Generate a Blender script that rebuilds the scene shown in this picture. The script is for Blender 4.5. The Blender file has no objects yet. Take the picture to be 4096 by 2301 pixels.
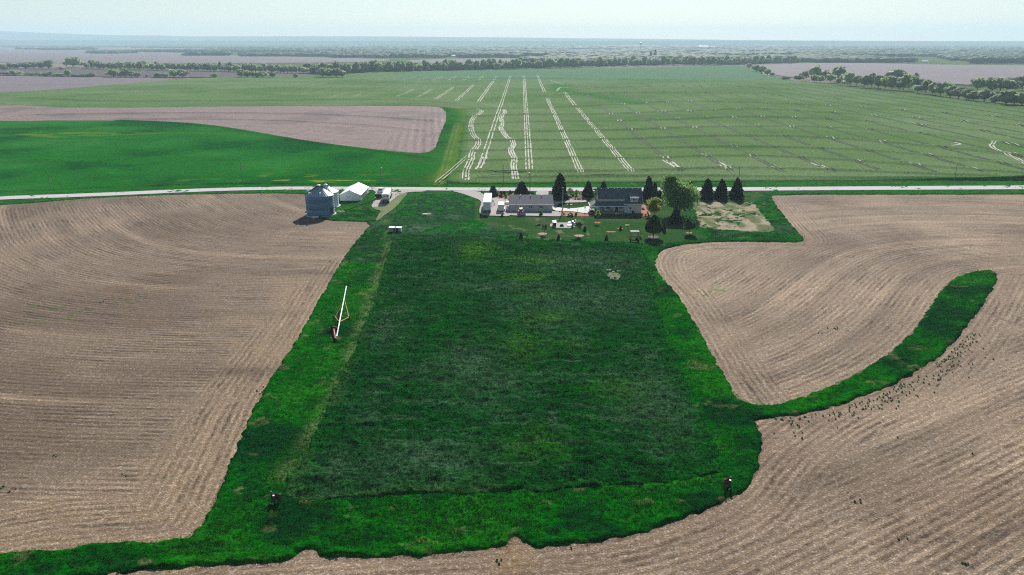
import bpy, math, random
import numpy as np
from mathutils import Vector, Matrix
R = math.radians
rng = np.random.default_rng(7); random.seed(7)
scene = bpy.context.scene
col = scene.collection

# ------------------------------------------------------------------ camera, world, sun, exposure
CAM_H, PITCH, FPX, CX, CY = 57.0, R(18.18), 3000.0, 2048.0, 1150.5
cam = bpy.data.cameras.new('camera'); camo = bpy.data.objects.new('camera', cam); col.objects.link(camo)
camo.location = (0, 0, CAM_H); camo.rotation_euler = (R(90) - PITCH, 0, 0)
cam.sensor_width = 36; cam.lens = FPX / 4096 * 36; cam.clip_start = 1; cam.clip_end = 60000
scene.camera = camo
SUN_EL, SUN_AZ = R(33), R(9)             # azimuth measured from +Y towards +X
world = bpy.data.worlds.new("World"); scene.world = world; world.use_nodes = True
wn = world.node_tree; bg = wn.nodes['Background']
sky = wn.nodes.new('ShaderNodeTexSky'); sky.sky_type = 'NISHITA'; sky.sun_disc = False
sky.sun_elevation = SUN_EL; sky.sun_rotation = SUN_AZ
sky.air_density = 1.0; sky.dust_density = 0.2; sky.ozone_density = 2.0; sky.altitude = 200
wn.links.new(sky.outputs[0], bg.inputs[0]); bg.inputs[1].default_value = 0.056
sl = bpy.data.lights.new('sun', 'SUN'); sl.energy = 4.9; sl.angle = R(0.5); sl.color = (1.0, 0.95, 0.89)
so = bpy.data.objects.new('sun', sl); col.objects.link(so)
sd_ = Vector((math.sin(SUN_AZ) * math.cos(SUN_EL), math.cos(SUN_AZ) * math.cos(SUN_EL), math.sin(SUN_EL)))
so.rotation_euler = sd_.to_track_quat('Z', 'Y').to_euler(); so.location = (50, 400, 300)
scene.view_settings.view_transform = 'Standard'; scene.view_settings.look = 'None'
scene.view_settings.exposure = 0.74; scene.view_settings.gamma = 1.0
scene.render.engine = 'CYCLES'
scene.cycles.volume_bounces = 1
scene.cycles.use_denoising = False; scene.cycles.filter_width = 1.15; scene.cycles.sample_clamp_indirect = 3.0; scene.cycles.use_adaptive_sampling = False

HAZE = 0.0001
# ------------------------------------------------------------------ helpers: photo pixel -> point on the land
def at(x, y, z=0.0):
    """full-size photo pixel -> world x, y on the plane at height z"""
    x = np.asarray(x, float); y = np.asarray(y, float)
    dx = (x - CX) / FPX; dy = (CY - y) / FPX
    fy = math.cos(PITCH) + dy * math.sin(PITCH); fz = -math.sin(PITCH) + dy * math.cos(PITCH)
    t = (z - CAM_H) / np.minimum(fz, -1e-5)
    return dx * t, fy * t
K = 4096 / 2576
def D(u, v, z=0.0): return at(np.asarray(u, float) * K, np.asarray(v, float) * K, z)
def poly(pts): return np.array([[float(c) for c in D(u, v)] for u, v in pts])
def smooth_poly(pts, it=2, closed=True):
    p = np.array(pts, float)
    for _ in range(it):
        if closed:
            q = np.roll(p, -1, 0); p = np.stack([.75 * p + .25 * q, .25 * p + .75 * q], 1).reshape(-1, 2)
        else:
            a, b = p[:-1], p[1:]; m = np.stack([.75 * a + .25 * b, .25 * a + .75 * b], 1).reshape(-1, 2)
            p = np.vstack([p[:1], m, p[-1:]])
    return p
def seg_dist(P, A, B):
    out = np.full(len(P), 1e18)
    for a, b in zip(A, B):
        ab = b - a; L = max(ab @ ab, 1e-12)
        t = np.clip(((P - a) @ ab) / L, 0, 1)
        d = P - (a + t[:, None] * ab)
        np.minimum(out, (d * d).sum(1), out=out)
    return np.sqrt(out)
def line_dist(P, L): return seg_dist(P, L[:-1], L[1:])
def sdist(P, poly_):
    A = poly_; B = np.roll(poly_, -1, 0)
    ins = np.zeros(len(P), bool)
    for a, b in zip(A, B):
        c = (a[1] > P[:, 1]) != (b[1] > P[:, 1])
        with np.errstate(divide='ignore', invalid='ignore'):
            xi = (b[0] - a[0]) * (P[:, 1] - a[1]) / (b[1] - a[1] + 1e-30) + a[0]
        ins ^= c & (P[:, 0] < xi)
    d = seg_dist(P, A, B)
    return np.where(ins, d, -d)
def h2(ix, iy, s):
    n = (ix * 374761393 + iy * 668265263 + s * 974711) & 0x7fffffff
    n = ((n ^ (n >> 13)) * 1274126177) & 0x7fffffff
    n = (n ^ (n >> 16)) & 0x7fffffff
    return n / 0x7fffffff
def vnoise(x, y, s=0):
    xi = np.floor(x).astype(np.int64); yi = np.floor(y).astype(np.int64)
    fx = x - xi; fy = y - yi; fx = fx * fx * (3 - 2 * fx); fy = fy * fy * (3 - 2 * fy)
    a = h2(xi, yi, s); b = h2(xi + 1, yi, s); c = h2(xi, yi + 1, s); d = h2(xi + 1, yi + 1, s)
    return (a * (1 - fx) + b * fx) * (1 - fy) + (c * (1 - fx) + d * fx) * fy
def fbm(x, y, sc, o=3, s=0):
    t = 0; a = .5; n = 0
    for i in range(o):
        t = t + a * vnoise(x / sc * 2 ** i + 17.3 * i, y / sc * 2 ** i + 9.1 * i, s + i); n += a; a *= .5
    return t / n
def sstep(a, b, x):
    t = np.clip((x - a) / (b - a), 0, 1); return t * t * (3 - 2 * t)

# ------------------------------------------------------------------ helpers: meshes and objects
def link(o, parent=None):
    col.objects.link(o)
    if parent is not None: o.parent = parent
    return o
def np_mesh(name, V, F, mat, parent=None, smooth=False, attrs=None, flats=None):
    me = bpy.data.meshes.new(name); V = np.asarray(V, np.float32); F = np.asarray(F, np.int32)
    me.vertices.add(len(V)); me.vertices.foreach_set('co', V.ravel())
    n = F.shape[1]; me.loops.add(F.size); me.loops.foreach_set('vertex_index', F.ravel())
    me.polygons.add(len(F)); me.polygons.foreach_set('loop_start', np.arange(0, F.size, n, dtype=np.int32))
    me.polygons.foreach_set('loop_total', np.full(len(F), n, np.int32))
    if smooth: me.polygons.foreach_set('use_smooth', np.ones(len(F), bool))
    for k, v in (attrs or {}).items():
        v = np.asarray(v, np.float32)
        if v.ndim == 2:
            a = me.attributes.new(k, 'FLOAT_COLOR', 'POINT')
            a.data.foreach_set('color', np.hstack([v, np.ones((len(v), 1), np.float32)]).ravel())
        else:
            a = me.attributes.new(k, 'FLOAT', 'POINT'); a.data.foreach_set('value', v)
    me.update(calc_edges=True); me.validate()
    if mat: me.materials.append(mat)
    return link(bpy.data.objects.new(name, me), parent)
def tag(o, label=None, cat=None, group=None, kind=None):
    if label: o['label'] = label
    if cat: o['category'] = cat
    if group: o['group'] = group
    if kind: o['kind'] = kind
    return o
def struct(o, label, cat): return tag(o, label, cat, None, 'structure')
def thing(name, label, cat, loc, rz=0, group=None):
    o = bpy.data.objects.new(name, None); o.location = loc; o.rotation_euler = (0, 0, rz)
    o.empty_display_size = 1; link(o); return tag(o, label, cat, group)
class MB:
    def __init__(s): s.v = []; s.f = []
    def add(s, vs, fs):
        n = len(s.v); s.v += [tuple(map(float, p)) for p in vs]; s.f += [tuple(i + n for i in f) for f in fs]; return s
    def box(s, x0, x1, y0, y1, z0, z1, M=None):
        vs = [(x, y, z) for z in (z0, z1) for y in (y0, y1) for x in (x0, x1)]
        if M is not None: vs = [M @ Vector(p) for p in vs]
        return s.add(vs, [(0, 2, 3, 1), (4, 5, 7, 6), (0, 1, 5, 4), (2, 6, 7, 3), (0, 4, 6, 2), (1, 3, 7, 5)])
    def tube(s, a, b, r0, r1=None, n=8, caps=True):
        r1 = r0 if r1 is None else r1; a = Vector(a); b = Vector(b); d = (b - a)
        q = d.to_track_quat('Z', 'Y'); vs = []
        for p, r in ((a, r0), (b, r1)):
            for i in range(n):
                t = 2 * math.pi * i / n; vs.append(p + q @ Vector((r * math.cos(t), r * math.sin(t), 0)))
        fs = [(i, (i + 1) % n, n + (i + 1) % n, n + i) for i in range(n)]
        if caps: fs += [tuple(range(n))[::-1], tuple(range(n, 2 * n))]
        return s.add(vs, fs)
    def lathe(s, prof, n=32, c=(0, 0)):
        vs = []; fs = []
        for r, z in prof:
            for i in range(n):
                t = 2 * math.pi * i / n; vs.append((c[0] + r * math.cos(t), c[1] + r * math.sin(t), z))
        for k in range(len(prof) - 1):
            for i in range(n):
                j = (i + 1) % n; fs.append((k * n + i, k * n + j, (k + 1) * n + j, (k + 1) * n + i))
        return s.add(vs, fs)
    def prism(s, pts, ax, a, b):
        """2D outline extruded along axis ax (0 x, 1 y, 2 z) from a to b"""
        def mk(p, t): return [(t, p[0], p[1]), (p[0], t, p[1]), (p[0], p[1], t)][ax]
        n = len(pts); vs = [mk(p, a) for p in pts] + [mk(p, b) for p in pts]
        fs = [(i, (i + 1) % n, n + (i + 1) % n, n + i) for i in range(n)] + [tuple(range(n))[::-1], tuple(range(n, 2 * n))]
        return s.add(vs, fs)
    def blob(s, c, r, n=10, m=7, jit=.12, seed=0):
        rr = random.Random(seed); vs = []; fs = []
        for k in range(m + 1):
            p = math.pi * k / m
            for i in range(n):
                t = 2 * math.pi * i / n; j = 1 + rr.uniform(-jit, jit)
                vs.append((c[0] + r[0] * j * math.sin(p) * math.cos(t), c[1] + r[1] * j * math.sin(p) * math.sin(t), c[2] + r[2] * j * math.cos(p)))
        for k in range(m):
            for i in range(n):
                q = (i + 1) % n; fs.append((k * n + i, (k + 1) * n + i, (k + 1) * n + q, k * n + q))
        return s.add(vs, fs)
    def wheel(s, c, r, w, ax=0, n=16):
        d = [Vector((w / 2, 0, 0)), Vector((0, w / 2, 0))][ax]; c = Vector(c)
        s.tube(c - d, c - d * .8, r * .9, r, n); s.tube(c - d * .8, c + d * .8, r, r, n, False); s.tube(c + d * .8, c + d, r, r * .9, n); return s
    def build(s, name, mat, parent=None, bevel=0, smooth=False):
        me = bpy.data.meshes.new(name); me.from_pydata(s.v, [], s.f); me.update()
        import bmesh
        bm = bmesh.new(); bm.from_mesh(me); bmesh.ops.recalc_face_normals(bm, faces=bm.faces)
        if bevel: bmesh.ops.bevel(bm, geom=bm.edges[:], offset=bevel, segments=2, affect='EDGES', profile=.6)
        bm.to_mesh(me); bm.free()
        if smooth:
            for p in me.polygons: p.use_smooth = True
        me.materials.append(mat)
        return link(bpy.data.objects.new(name, me), parent)
def B(*a, **k): return MB().box(*a, **k)
def copy_tree(o, parent=None):
    c = o.copy(); col.objects.link(c); c.parent = parent
    for ch in o.children: copy_tree(ch, c)
    return c

# ------------------------------------------------------------------ materials
def mat_base(name):
    m = bpy.data.materials.new(name); m.use_nodes = True; nt = m.node_tree; nt.nodes.clear()
    out = nt.nodes.new('ShaderNodeOutputMaterial'); b = nt.nodes.new('ShaderNodeBsdfPrincipled')
    nt.links.new(b.outputs[0], out.inputs[0]); return m, nt, b, out
class N:
    """tiny node helper"""
    def __init__(s, nt): s.nt = nt
    def n(s, t, **k):
        o = s.nt.nodes.new('ShaderNode' + t)
        for a, b in k.items(): setattr(o, a, b)
        return o
    def put(s, sock, v):
        if hasattr(v, 'is_output'): s.nt.links.new(v, sock)
        elif isinstance(v, tuple) and len(v) == 3 and sock.type == 'RGBA': sock.default_value = (*v, 1)
        else: sock.default_value = v
    def math(s, op, a, b=0.0, c=None, clamp=False):
        o = s.n('Math', operation=op); o.use_clamp = clamp; s.put(o.inputs[0], a); s.put(o.inputs[1], b)
        if c is not None: s.put(o.inputs[2], c)
        return o.outputs[0]
    def mix(s, f, a, b, mode='MIX'):
        o = s.n('Mix', data_type='RGBA', blend_type=mode); s.put(o.inputs[0], f); s.put(o.inputs[6], a); s.put(o.inputs[7], b); return o.outputs[2]
    def noise(s, vec, scale, detail=3, rough=.55, w=None):
        o = s.n('TexNoise'); s.put(o.inputs['Vector'], vec); o.inputs['Scale'].default_value = scale
        o.inputs['Detail'].default_value = detail; o.inputs['Roughness'].default_value = rough; return o.outputs[0]
    def ramp(s, f, a, b):
        o = s.n('MapRange'); o.interpolation_type = 'SMOOTHSTEP'; s.put(o.inputs[0], f); o.inputs[1].default_value = a; o.inputs[2].default_value = b; return o.outputs[0]
    def attr(s, name, c=False):
        o = s.n('Attribute', attribute_name=name); return o.outputs['Color' if c else 'Fac']
    def pos(s, sc=(1, 1, 1)):
        g = s.n('NewGeometry'); m = s.n('Mapping'); m.inputs['Scale'].default_value = sc; s.put(m.inputs[0], g.outputs['Position']); return m.outputs[0]
    def obj(s, sc=(1, 1, 1)):
        g = s.n('TexCoord'); m = s.n('Mapping'); m.inputs['Scale'].default_value = sc; s.put(m.inputs[0], g.outputs['Object']); return m.outputs[0]
    def bump(s, h, dist, strength=1.0):
        o = s.n('Bump'); s.put(o.inputs['Height'], h); o.inputs['Distance'].default_value = dist; o.inputs['Strength'].default_value = strength; return o.outputs[0]
def mk(name, c, rough=.6, metal=0, var=.12, sc=3.0, bump=0.0, bsc=30, spec=.3, stretch=(1, 1, 1)):
    m, nt, b, out = mat_base(name); h = N(nt)
    f = h.noise(h.obj(stretch), sc, 4)
    cc = h.mix(f, tuple(x * (1 - var) for x in c), tuple(min(1, x * (1 + var)) for x in c))
    h.put(b.inputs['Base Color'], cc); b.inputs['Roughness'].default_value = rough; b.inputs['Metallic'].default_value = metal
    b.inputs['Specular IOR Level'].default_value = spec
    if bump: h.put(b.inputs['Normal'], h.bump(h.noise(h.obj(), bsc, 3), bump))
    return m

def m_stubble(name, ca, cb, cdark, row=0.76, contrast=1.0):
    m, nt, b, out = mat_base(name); h = N(nt)
    p = h.pos(); ph = h.attr('row'); ph2 = h.attr('row2'); mk_ = h.attr('mask'); tint = h.attr('Col', True)
    wob = h.math('MULTIPLY', h.math('SUBTRACT', h.noise(p, .35, 2), .5), .5)
    def rows(phase, L, amp):
        t = h.math('MULTIPLY', h.math('ADD', phase, wob), 2 * math.pi / L)
        return h.math('MULTIPLY', h.math('SINE', t), amp)
    def combo(phase):
        a = rows(phase, row * 1.6, .38); c = rows(phase, row * 6.1, .12)
        u = h.n('CombineXYZ'); h.put(u.inputs[0], phase); sp = h.n('SeparateXYZ'); h.put(sp.inputs[0], p); h.put(u.inputs[1], h.math('MULTIPLY', sp.outputs[0], .11)); h.put(u.inputs[2], h.math('MULTIPLY', sp.outputs[1], .11))
        g = h.noise(u.outputs[0], .8, 6, .85)                       # irregular pass-to-pass banding
        return h.math('ADD', h.math('ADD', a, c), h.math('MULTIPLY', h.math('SUBTRACT', g, .5), 4.4))
    r1 = combo(ph); r2 = combo(ph2)
    mm = h.n('Mix', data_type='FLOAT'); h.put(mm.inputs[0], mk_); h.put(mm.inputs[2], r1); h.put(mm.inputs[3], r2); r = mm.outputs[0]
    patch = h.noise(p, .035, 4, .6); broken = h.noise(p, .5, 4, .65)
    amp = h.math('MULTIPLY', h.math('MULTIPLY', h.ramp(broken, .25, .6), h.math('ADD', .35, h.ramp(h.noise(p, .06, 3), .35, .65))), .6 * contrast)
    rf = h.math('ADD', .5, h.math('MULTIPLY', r, amp), clamp=True)
    base = h.mix(patch, ca, cb)
    c1 = h.mix(h.math('MULTIPLY', h.math('SUBTRACT', 1.0, rf), .88), base, cdark)
    fleck = h.ramp(h.noise(p, 2.6, 5, .75), .53, .66)
    fl2 = h.ramp(h.noise(p, 1.1, 6, .85), .5, .68)
    pale = h.mix(h.noise(p, .8, 2), (.55, .46, .37), (.48, .43, .39))
    c2 = h.mix(h.math('MULTIPLY', h.math('MULTIPLY', fleck, h.math('ADD', .25, rf)), .75), c1, pale)
    c2 = h.mix(h.math('MULTIPLY', fl2, .4), c2, pale)
    dk = h.ramp(h.noise(p, 1.4, 5, .8), .52, .70)
    c3 = h.mix(h.math('MULTIPLY', dk, .65), c2, cdark)
    c4 = h.mix(1.0, c3, tint, 'MULTIPLY')
    h.put(b.inputs['Base Color'], c4); b.inputs['Roughness'].default_value = .95; b.inputs['Specular IOR Level'].default_value = .1
    hh = h.math('ADD', h.math('MULTIPLY', rf, .6), h.math('MULTIPLY', h.noise(p, 4.0, 4, .7), .9))
    h.put(b.inputs['Normal'], h.bump(hh, .22, .9)); return m
def m_grass(name, dark, bump=.25, fine=6.0, var=(.45, 1.75), dry=(.16, .15, .06), dryamt=.25):
    m, nt, b, out = mat_base(name); h = N(nt); p = h.pos(); tint = h.attr('Col', True)
    n1 = h.noise(p, fine, 5, .75); n2 = h.noise(p, .35, 4, .65); n3 = h.noise(p, 1.4, 5, .7)
    f = h.math('ADD', h.math('MULTIPLY', n1, .5), h.math('MULTIPLY', n3, .5))
    v = h.n('MapRange'); h.put(v.inputs[0], f); v.inputs[1].default_value = .40; v.inputs[2].default_value = .60
    v.inputs[3].default_value = var[0]; v.inputs[4].default_value = var[1]
    g = h.n('CombineXYZ'); [h.put(g.inputs[i], v.outputs[0]) for i in range(3)]
    c = h.mix(1.0, tint, g.outputs[0], 'MULTIPLY')
    c = h.mix(h.math('MULTIPLY', h.ramp(n2, .45, .7), .45), c, h.mix(1.0, c, dark, 'MULTIPLY'))
    c = h.mix(h.math('MULTIPLY', h.ramp(h.noise(p, 2.2, 5, .8), .56, .74), dryamt), c, dry)
    h.put(b.inputs['Base Color'], c); b.inputs['Roughness'].default_value = .95; b.inputs['Specular IOR Level'].default_value = 0
    h.put(b.inputs['Normal'], h.bump(f, bump, 1.0)); return m
def m_leaf(name, ca, cb, transl=.3, nsc=.6, rvar=.35):
    m, nt, b, out = mat_base(name); h = N(nt)
    oi = h.n('ObjectInfo').outputs['Random']; p = h.pos()
    c = h.mix(h.ramp(h.noise(p, nsc, 3, .6), .3, .7), ca, cb)
    k = h.n('MapRange'); h.put(k.inputs[0], oi); k.inputs[3].default_value = 1 - rvar; k.inputs[4].default_value = 1 + rvar
    g = h.n('CombineXYZ'); [h.put(g.inputs[i], k.outputs[0]) for i in range(3)]
    c = h.mix(1.0, c, g.outputs[0], 'MULTIPLY')
    h.put(b.inputs['Base Color'], c); b.inputs['Roughness'].default_value = .7; b.inputs['Specular IOR Level'].default_value = .2
    t = h.n('BsdfTranslucent'); h.put(t.inputs[0], c); ms = h.n('MixShader'); ms.inputs[0].default_value = transl
    nt.links.new(b.outputs[0], ms.inputs[1]); nt.links.new(t.outputs[0], ms.inputs[2]); nt.links.new(ms.outputs[0], out.inputs[0]); return m
def m_gravel(name, ca, cb, fl=.5):
    m, nt, b, out = mat_base(name); h = N(nt); p = h.pos()
    c = h.mix(h.noise(p, .25, 5, .7), ca, cb); c = h.mix(h.math('MULTIPLY', h.ramp(h.noise(p, 6, 4, .8), .5, .7), fl), c, tuple(x * .6 for x in ca))
    h.put(b.inputs['Base Color'], c); b.inputs['Roughness'].default_value = .95; b.inputs['Specular IOR Level'].default_value = .1
    h.put(b.inputs['Normal'], h.bump(h.noise(p, 8, 4, .7), .03)); return m
def m_corr(name, c, axis, L, rough=.4, metal=.6, depth=.03, band=.25):
    """corrugated sheet: waves along one object axis"""
    m, nt, b, out = mat_base(name); h = N(nt); o = h.obj(); s = h.n('SeparateXYZ'); h.put(s.inputs[0], o)
    w = h.math('SINE', h.math('MULTIPLY', s.outputs[axis], 2 * math.pi / L))
    u = h.n('CombineXYZ'); h.put(u.inputs[0], s.outputs[axis])
    bd = h.noise(u.outputs[0], .9, 2, .5)
    cc = h.mix(h.ramp(bd, .35, .65), tuple(x * (1 - band) for x in c), tuple(min(1, x * (1 + band * .6)) for x in c))
    cc = h.mix(h.math('MULTIPLY', h.noise(o, 2, 4), .3), cc, tuple(x * .7 for x in c))
    h.put(b.inputs['Base Color'], cc); b.inputs['Roughness'].default_value = rough; b.inputs['Metallic'].default_value = metal
    h.put(b.inputs['Normal'], h.bump(w, depth)); return m

BR_A, BR_B, BR_D = (.270, .195, .125), (.228, .166, .11), (.035, .022, .014)
M = {}
M['stubble'] = m_stubble('corn_stubble', BR_A, BR_B, BR_D)
M['tilled'] = m_stubble('tilled_soil', (.23, .17, .155), (.20, .155, .145), (.06, .04, .035), row=3.2, contrast=1.3)
M['garden'] = m_grass('garden_soil', (.8, .8, .8), .1, 4, (.75, 1.3), (.40, .34, .26), .75)
M['verge'] = m_grass('verge_grass', (.5, .6, .6), .35, 3.0, (.25, 1.7), (.10, .13, .04), .3)
M['meadow'] = m_grass('meadow_weeds', (.4, .5, .6), .5, 2.2, (.15, 2.0), (.03, .10, .035), .4)
M['lawn'] = m_grass('mown_lawn', (.8, .9, .8), .06, 3.0, (.75, 1.3), (.16, .14, .07), .4)
M['wheat'] = m_grass('wheat_crop', (.85, .9, .85), .3, .9, (.55, 1.45), (.16, .18, .09), .3)
M['alfalfa'] = m_grass('alfalfa_crop', (.8, .9, .8), .12, 1.5, (.7, 1.35), (.06, .14, .03), .2)
M['far'] = m_grass('far_fields', (.9, .9, .9), .1, .02, (.8, 1.2), (.1, .1, .05), .1)
M['tuft'] = m_leaf('grass_blades', (.002, .045, .005), (.018, .09, .022), .35, .25, 0)
M['tuft2'] = m_leaf('verge_blades', (.003, .085, .004), (.014, .115, .006), .35, .35, 0)
M['pale_soil'] = m_gravel('pale_soil', (.50, .47, .40), (.34, .36, .27), .8)
M['rut_shade_soil'] = m_gravel('rut_shade_soil', (.03, .05, .018), (.025, .04, .015), .3)  # rut soil, with the shade down the wheat grooves put into its dark colour
M['road'] = m_gravel('road_gravel', (.50, .465, .46), (.40, .375, .38), .3)
M['drive'] = m_gravel('drive_gravel', (.40, .365, .33), (.29, .27, .25), .45)
M['dirt'] = m_gravel('worn_dirt', (.17, .17, .08), (.06, .12, .03), .5)
M['bed'] = mk('bed_soil', (.13, .10, .065), .95, 0, .35, 2, .05, 8, .1)
M['concrete'] = mk('concrete', (.47, .455, .44), .85, 0, .06)
M['mulch'] = mk('bark_mulch', (.30, .13, .075), .95, 0, .35, 3, .05, 12, .1)
M['bark'] = mk('bark', (.09, .07, .055), .9)
M['spruce'] = m_leaf('spruce_needles', (.010, .022, .016), (.020, .038, .024), .06, 1.2, .15)
M['spruce_brown'] = m_leaf('brown_needles', (.035, .03, .018), (.03, .035, .02), .06)
M['bluespruce'] = m_leaf('blue_needles', (.03, .07, .055), (.05, .09, .07), .1)
M['leaf'] = m_leaf('green_leaves', (.12, .24, .065), (.24, .38, .12), .58, .8)
M['leaf_dark'] = m_leaf('dark_leaves', (.025, .085, .014), (.09, .19, .035), .4)
M['leaf_yellow'] = m_leaf('yellow_green_leaves', (.20, .24, .035), (.32, .34, .06), .45)
M['leaf_pale'] = m_leaf('pale_young_leaves', (.14, .22, .07), (.20, .28, .10), .4)
M['leaf_red'] = m_leaf('red_leaves', (.16, .02, .02), (.24, .05, .04), .3)
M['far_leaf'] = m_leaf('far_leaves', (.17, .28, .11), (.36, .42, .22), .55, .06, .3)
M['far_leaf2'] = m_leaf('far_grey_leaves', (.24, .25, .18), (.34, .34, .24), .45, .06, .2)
M['forest'] = m_leaf('forest_leaves', (.08, .18, .10), (.13, .22, .11), .6, .005, 0)
M['galv'] = m_corr('galvanised_wall', (.13, .26, .36), 2, .22, .5, .3, .03, .4)
M['galv2'] = m_corr('light_galvanised_wall', (.72, .76, .80), 2, .22, .45, .35, .02, .1)
M['binroof'] = mk('bin_roof_metal', (.42, .50, .56), .32, .6, .1)
M['binroof2'] = mk('light_bin_roof_metal', (.78, .80, .82), .4, .4, .06)
M['white'] = mk('white_paint', (.78, .78, .78), .45, 0, .04)
M['sheet'] = m_corr('white_sheet', (.76, .77, .78), 0, .3, .45, .1, .015, .03)
M['offwhite'] = mk('off_white', (.62, .62, .60), .6, 0, .06)
M['siding'] = m_corr('beige_siding', (.50, .45, .42), 2, .2, .7, 0, .01, .03)
M['siding_light'] = m_corr('cream_siding', (.60, .57, .53), 2, .2, .7, 0, .01, .03)
M['shingle'] = mk('grey_shingles', (.17, .17, .175), .9, 0, .5, 9, .03, 25, .2)
M['shingle_shaded'] = mk('shaded_shingles', (.115, .12, .125), .9, 0, .5, 9, .03, 25, .2)  # darker copy of the grey shingles: shade of the house slopes put into colour
M['glass'] = mk('dark_glass', (.02, .025, .03), .08, 0, .1, 2, 0, 30, .6)
M['black'] = mk('black_rubber', (.02, .02, .02), .75)
M['dark'] = mk('dark_steel', (.05, .05, .05), .6, .3)
M['steel'] = mk('grey_steel', (.35, .36, .37), .45, .6)
M['rust'] = mk('rusty_steel', (.10, .035, .015), .8, .1, .45, 2.5)
M['redpaint'] = mk('faded_red_paint', (.20, .035, .025), .6, 0, .3)
M['orange'] = mk('orange_paint', (.50, .16, .03), .5, 0, .25)
M['yellow'] = mk('yellow_paint', (.55, .36, .06), .5, 0, .2)
M['bluecab'] = mk('navy_paint', (.02, .05, .13), .3, .2)
M['blue'] = mk('blue_plastic', (.02, .14, .50), .4)
M['wood'] = mk('weathered_wood', (.28, .20, .14), .85, 0, .3)
M['wood_pole'] = mk('grey_pole_wood', (.22, .19, .165), .9, 0, .2)
M['stone'] = mk('pale_stone', (.55, .50, .44), .9, 0, .2)
M['red_flower'] = mk('red_flowers', (.55, .015, .01), .6, 0, .3)
M['pale_green'] = mk('pale_green_paint', (.40, .60, .50), .5)
M['purple'] = mk('purple_cloth', (.35, .22, .50), .8, 0, .3)
M['tarp'] = mk('white_tarp', (.74, .75, .75), .6, 0, .05)
M['bare_soil'] = mk('bare_soil', (.32, .24, .17), .95, 0, .3, 2, .05, 6, .1)

# ------------------------------------------------------------------ land: warped grids with outlines
def vlist(v0, v1):
    out = [v0]
    while out[-1] < v1:
        v = out[-1]; out.append(v + (.5 if v < 200 else .8 if v < 470 else 1.1 if v < 640 else 1.7 if v < 1000 else 2.1))
    return np.array(out)
def region(name, outline, mat, u0, u1, v0, v1, du, zfn, colfn, ragged=(.0, 3.0), smooth_it=2, holes=(), attrfn=None, closed_poly=None, drop=.5):
    P = smooth_poly(poly(outline), smooth_it) if closed_poly is None else closed_poly
    us = np.arange(u0, u1 + du, du); vs = vlist(v0, v1)
    U, V = np.meshgrid(us, vs); X, Y = D(U.ravel(), V.ravel()); XY = np.stack([X, Y], 1)
    s = sdist(XY, P)
    if ragged[0]: s = s + ragged[0] * (fbm(X, Y, ragged[1], 3, 5) - .5) * 2
    for H in holes:
        pass
    nu, nv = len(us), len(vs)
    keep = s > -np.maximum(.6, .006 * Y)
    for H in holes: keep &= sdist(XY, H) < 2.5
    cell = np.arange(nu * nv).reshape(nv, nu)
    F = np.stack([cell[1:, :-1].ravel(), cell[1:, 1:].ravel(), cell[:-1, 1:].ravel(), cell[:-1, :-1].ravel()], 1)
    F = F[keep[F].all(1)]
    used = np.unique(F); remap = np.full(nu * nv, -1); remap[used] = np.arange(len(used)); F = remap[F]
    X, Y, s = X[used], Y[used], s[used]
    Z = zfn(X, Y, s)
    Z = np.where(s < 0, -drop * np.minimum(-s / np.maximum(.3, .003 * Y), 1.0) - .02, Z * np.clip(s / .35, .06, 1) )
    at_ = {'Col': colfn(X, Y, s)}
    if attrfn: at_.update(attrfn(X, Y, s))
    return np_mesh(name, np.stack([X, Y, Z], 1), F, mat, smooth=True, attrs=at_), P
def rgb(c, n): return np.tile(np.array(c, float), (n, 1))
def lerp(a, b, t): return a * (1 - t[:, None]) + np.array(b) * t[:, None]
def spot(X, Y, u, v, r, ry=None):
    x, y = D(u, v); ry = ry or r; return np.exp(-(((X - x) / r) ** 2 + ((Y - y) / ry) ** 2))

# outlines in overview pixels
GRASS = [(-260, 526), (0, 518), (250, 497), (520, 488), (765, 487), (772, 495), (780, 545), (835, 557), (880, 557), (938, 561), (905, 595), (870, 640), (820, 722), (760, 835), (700, 925),
         (652, 1000), (610, 1090), (575, 1175), (545, 1245), (522, 1300), (490, 1348), (430, 1362), (385, 1368), (330, 1362), (225, 1366), (150, 1385), (110, 1380), (0, 1396), (-150, 1405), (-260, 1415), (-260, 1600), (100, 1475), (300, 1443),
         (540, 1421), (725, 1411), (742, 1404), (752, 1388), (778, 1379), (802, 1386), (794, 1400), (815, 1403), (1000, 1402), (1160, 1392), (1175, 1381), (1280, 1378), (1284, 1360), (1300, 1346), (1312, 1360), (1345, 1378), (1400, 1376), (1500, 1363), (1600, 1343), (1710, 1308), (1806, 1270), (1862, 1244),
         (1896, 1204), (1912, 1150), (1916, 1105), (1905, 1070), (1888, 1056), (1950, 1050), (2020, 1043), (2080, 1030), (2180, 993), (2260, 962), (2360, 902), (2400, 860), (2440, 812), (2490, 740), (2511, 700), (2502, 682),
         (2470, 681), (2425, 688), (2385, 712), (2352, 752), (2320, 806), (2285, 848), (2230, 895), (2150, 945), (2080, 977), (2020, 1000), (1940, 1022), (1880, 1016), (1855, 1000), (1822, 950), (1780, 870),
         (1740, 800), (1700, 735), (1660, 695), (1645, 660), (1660, 632), (1700, 619), (1760, 611), (1850, 608), (1950, 609), (2018, 610), (2024, 600), (1990, 565), (1962, 530), (1942, 500), (1942, 490), (2300, 490), (2860, 489),
         (2860, 453), (2576, 454), (2000, 457), (1600, 461), (1300, 464), (1120, 465), (900, 469), (760, 469), (500, 475), (250, 482), (0, 495), (-260, 515)]
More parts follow.
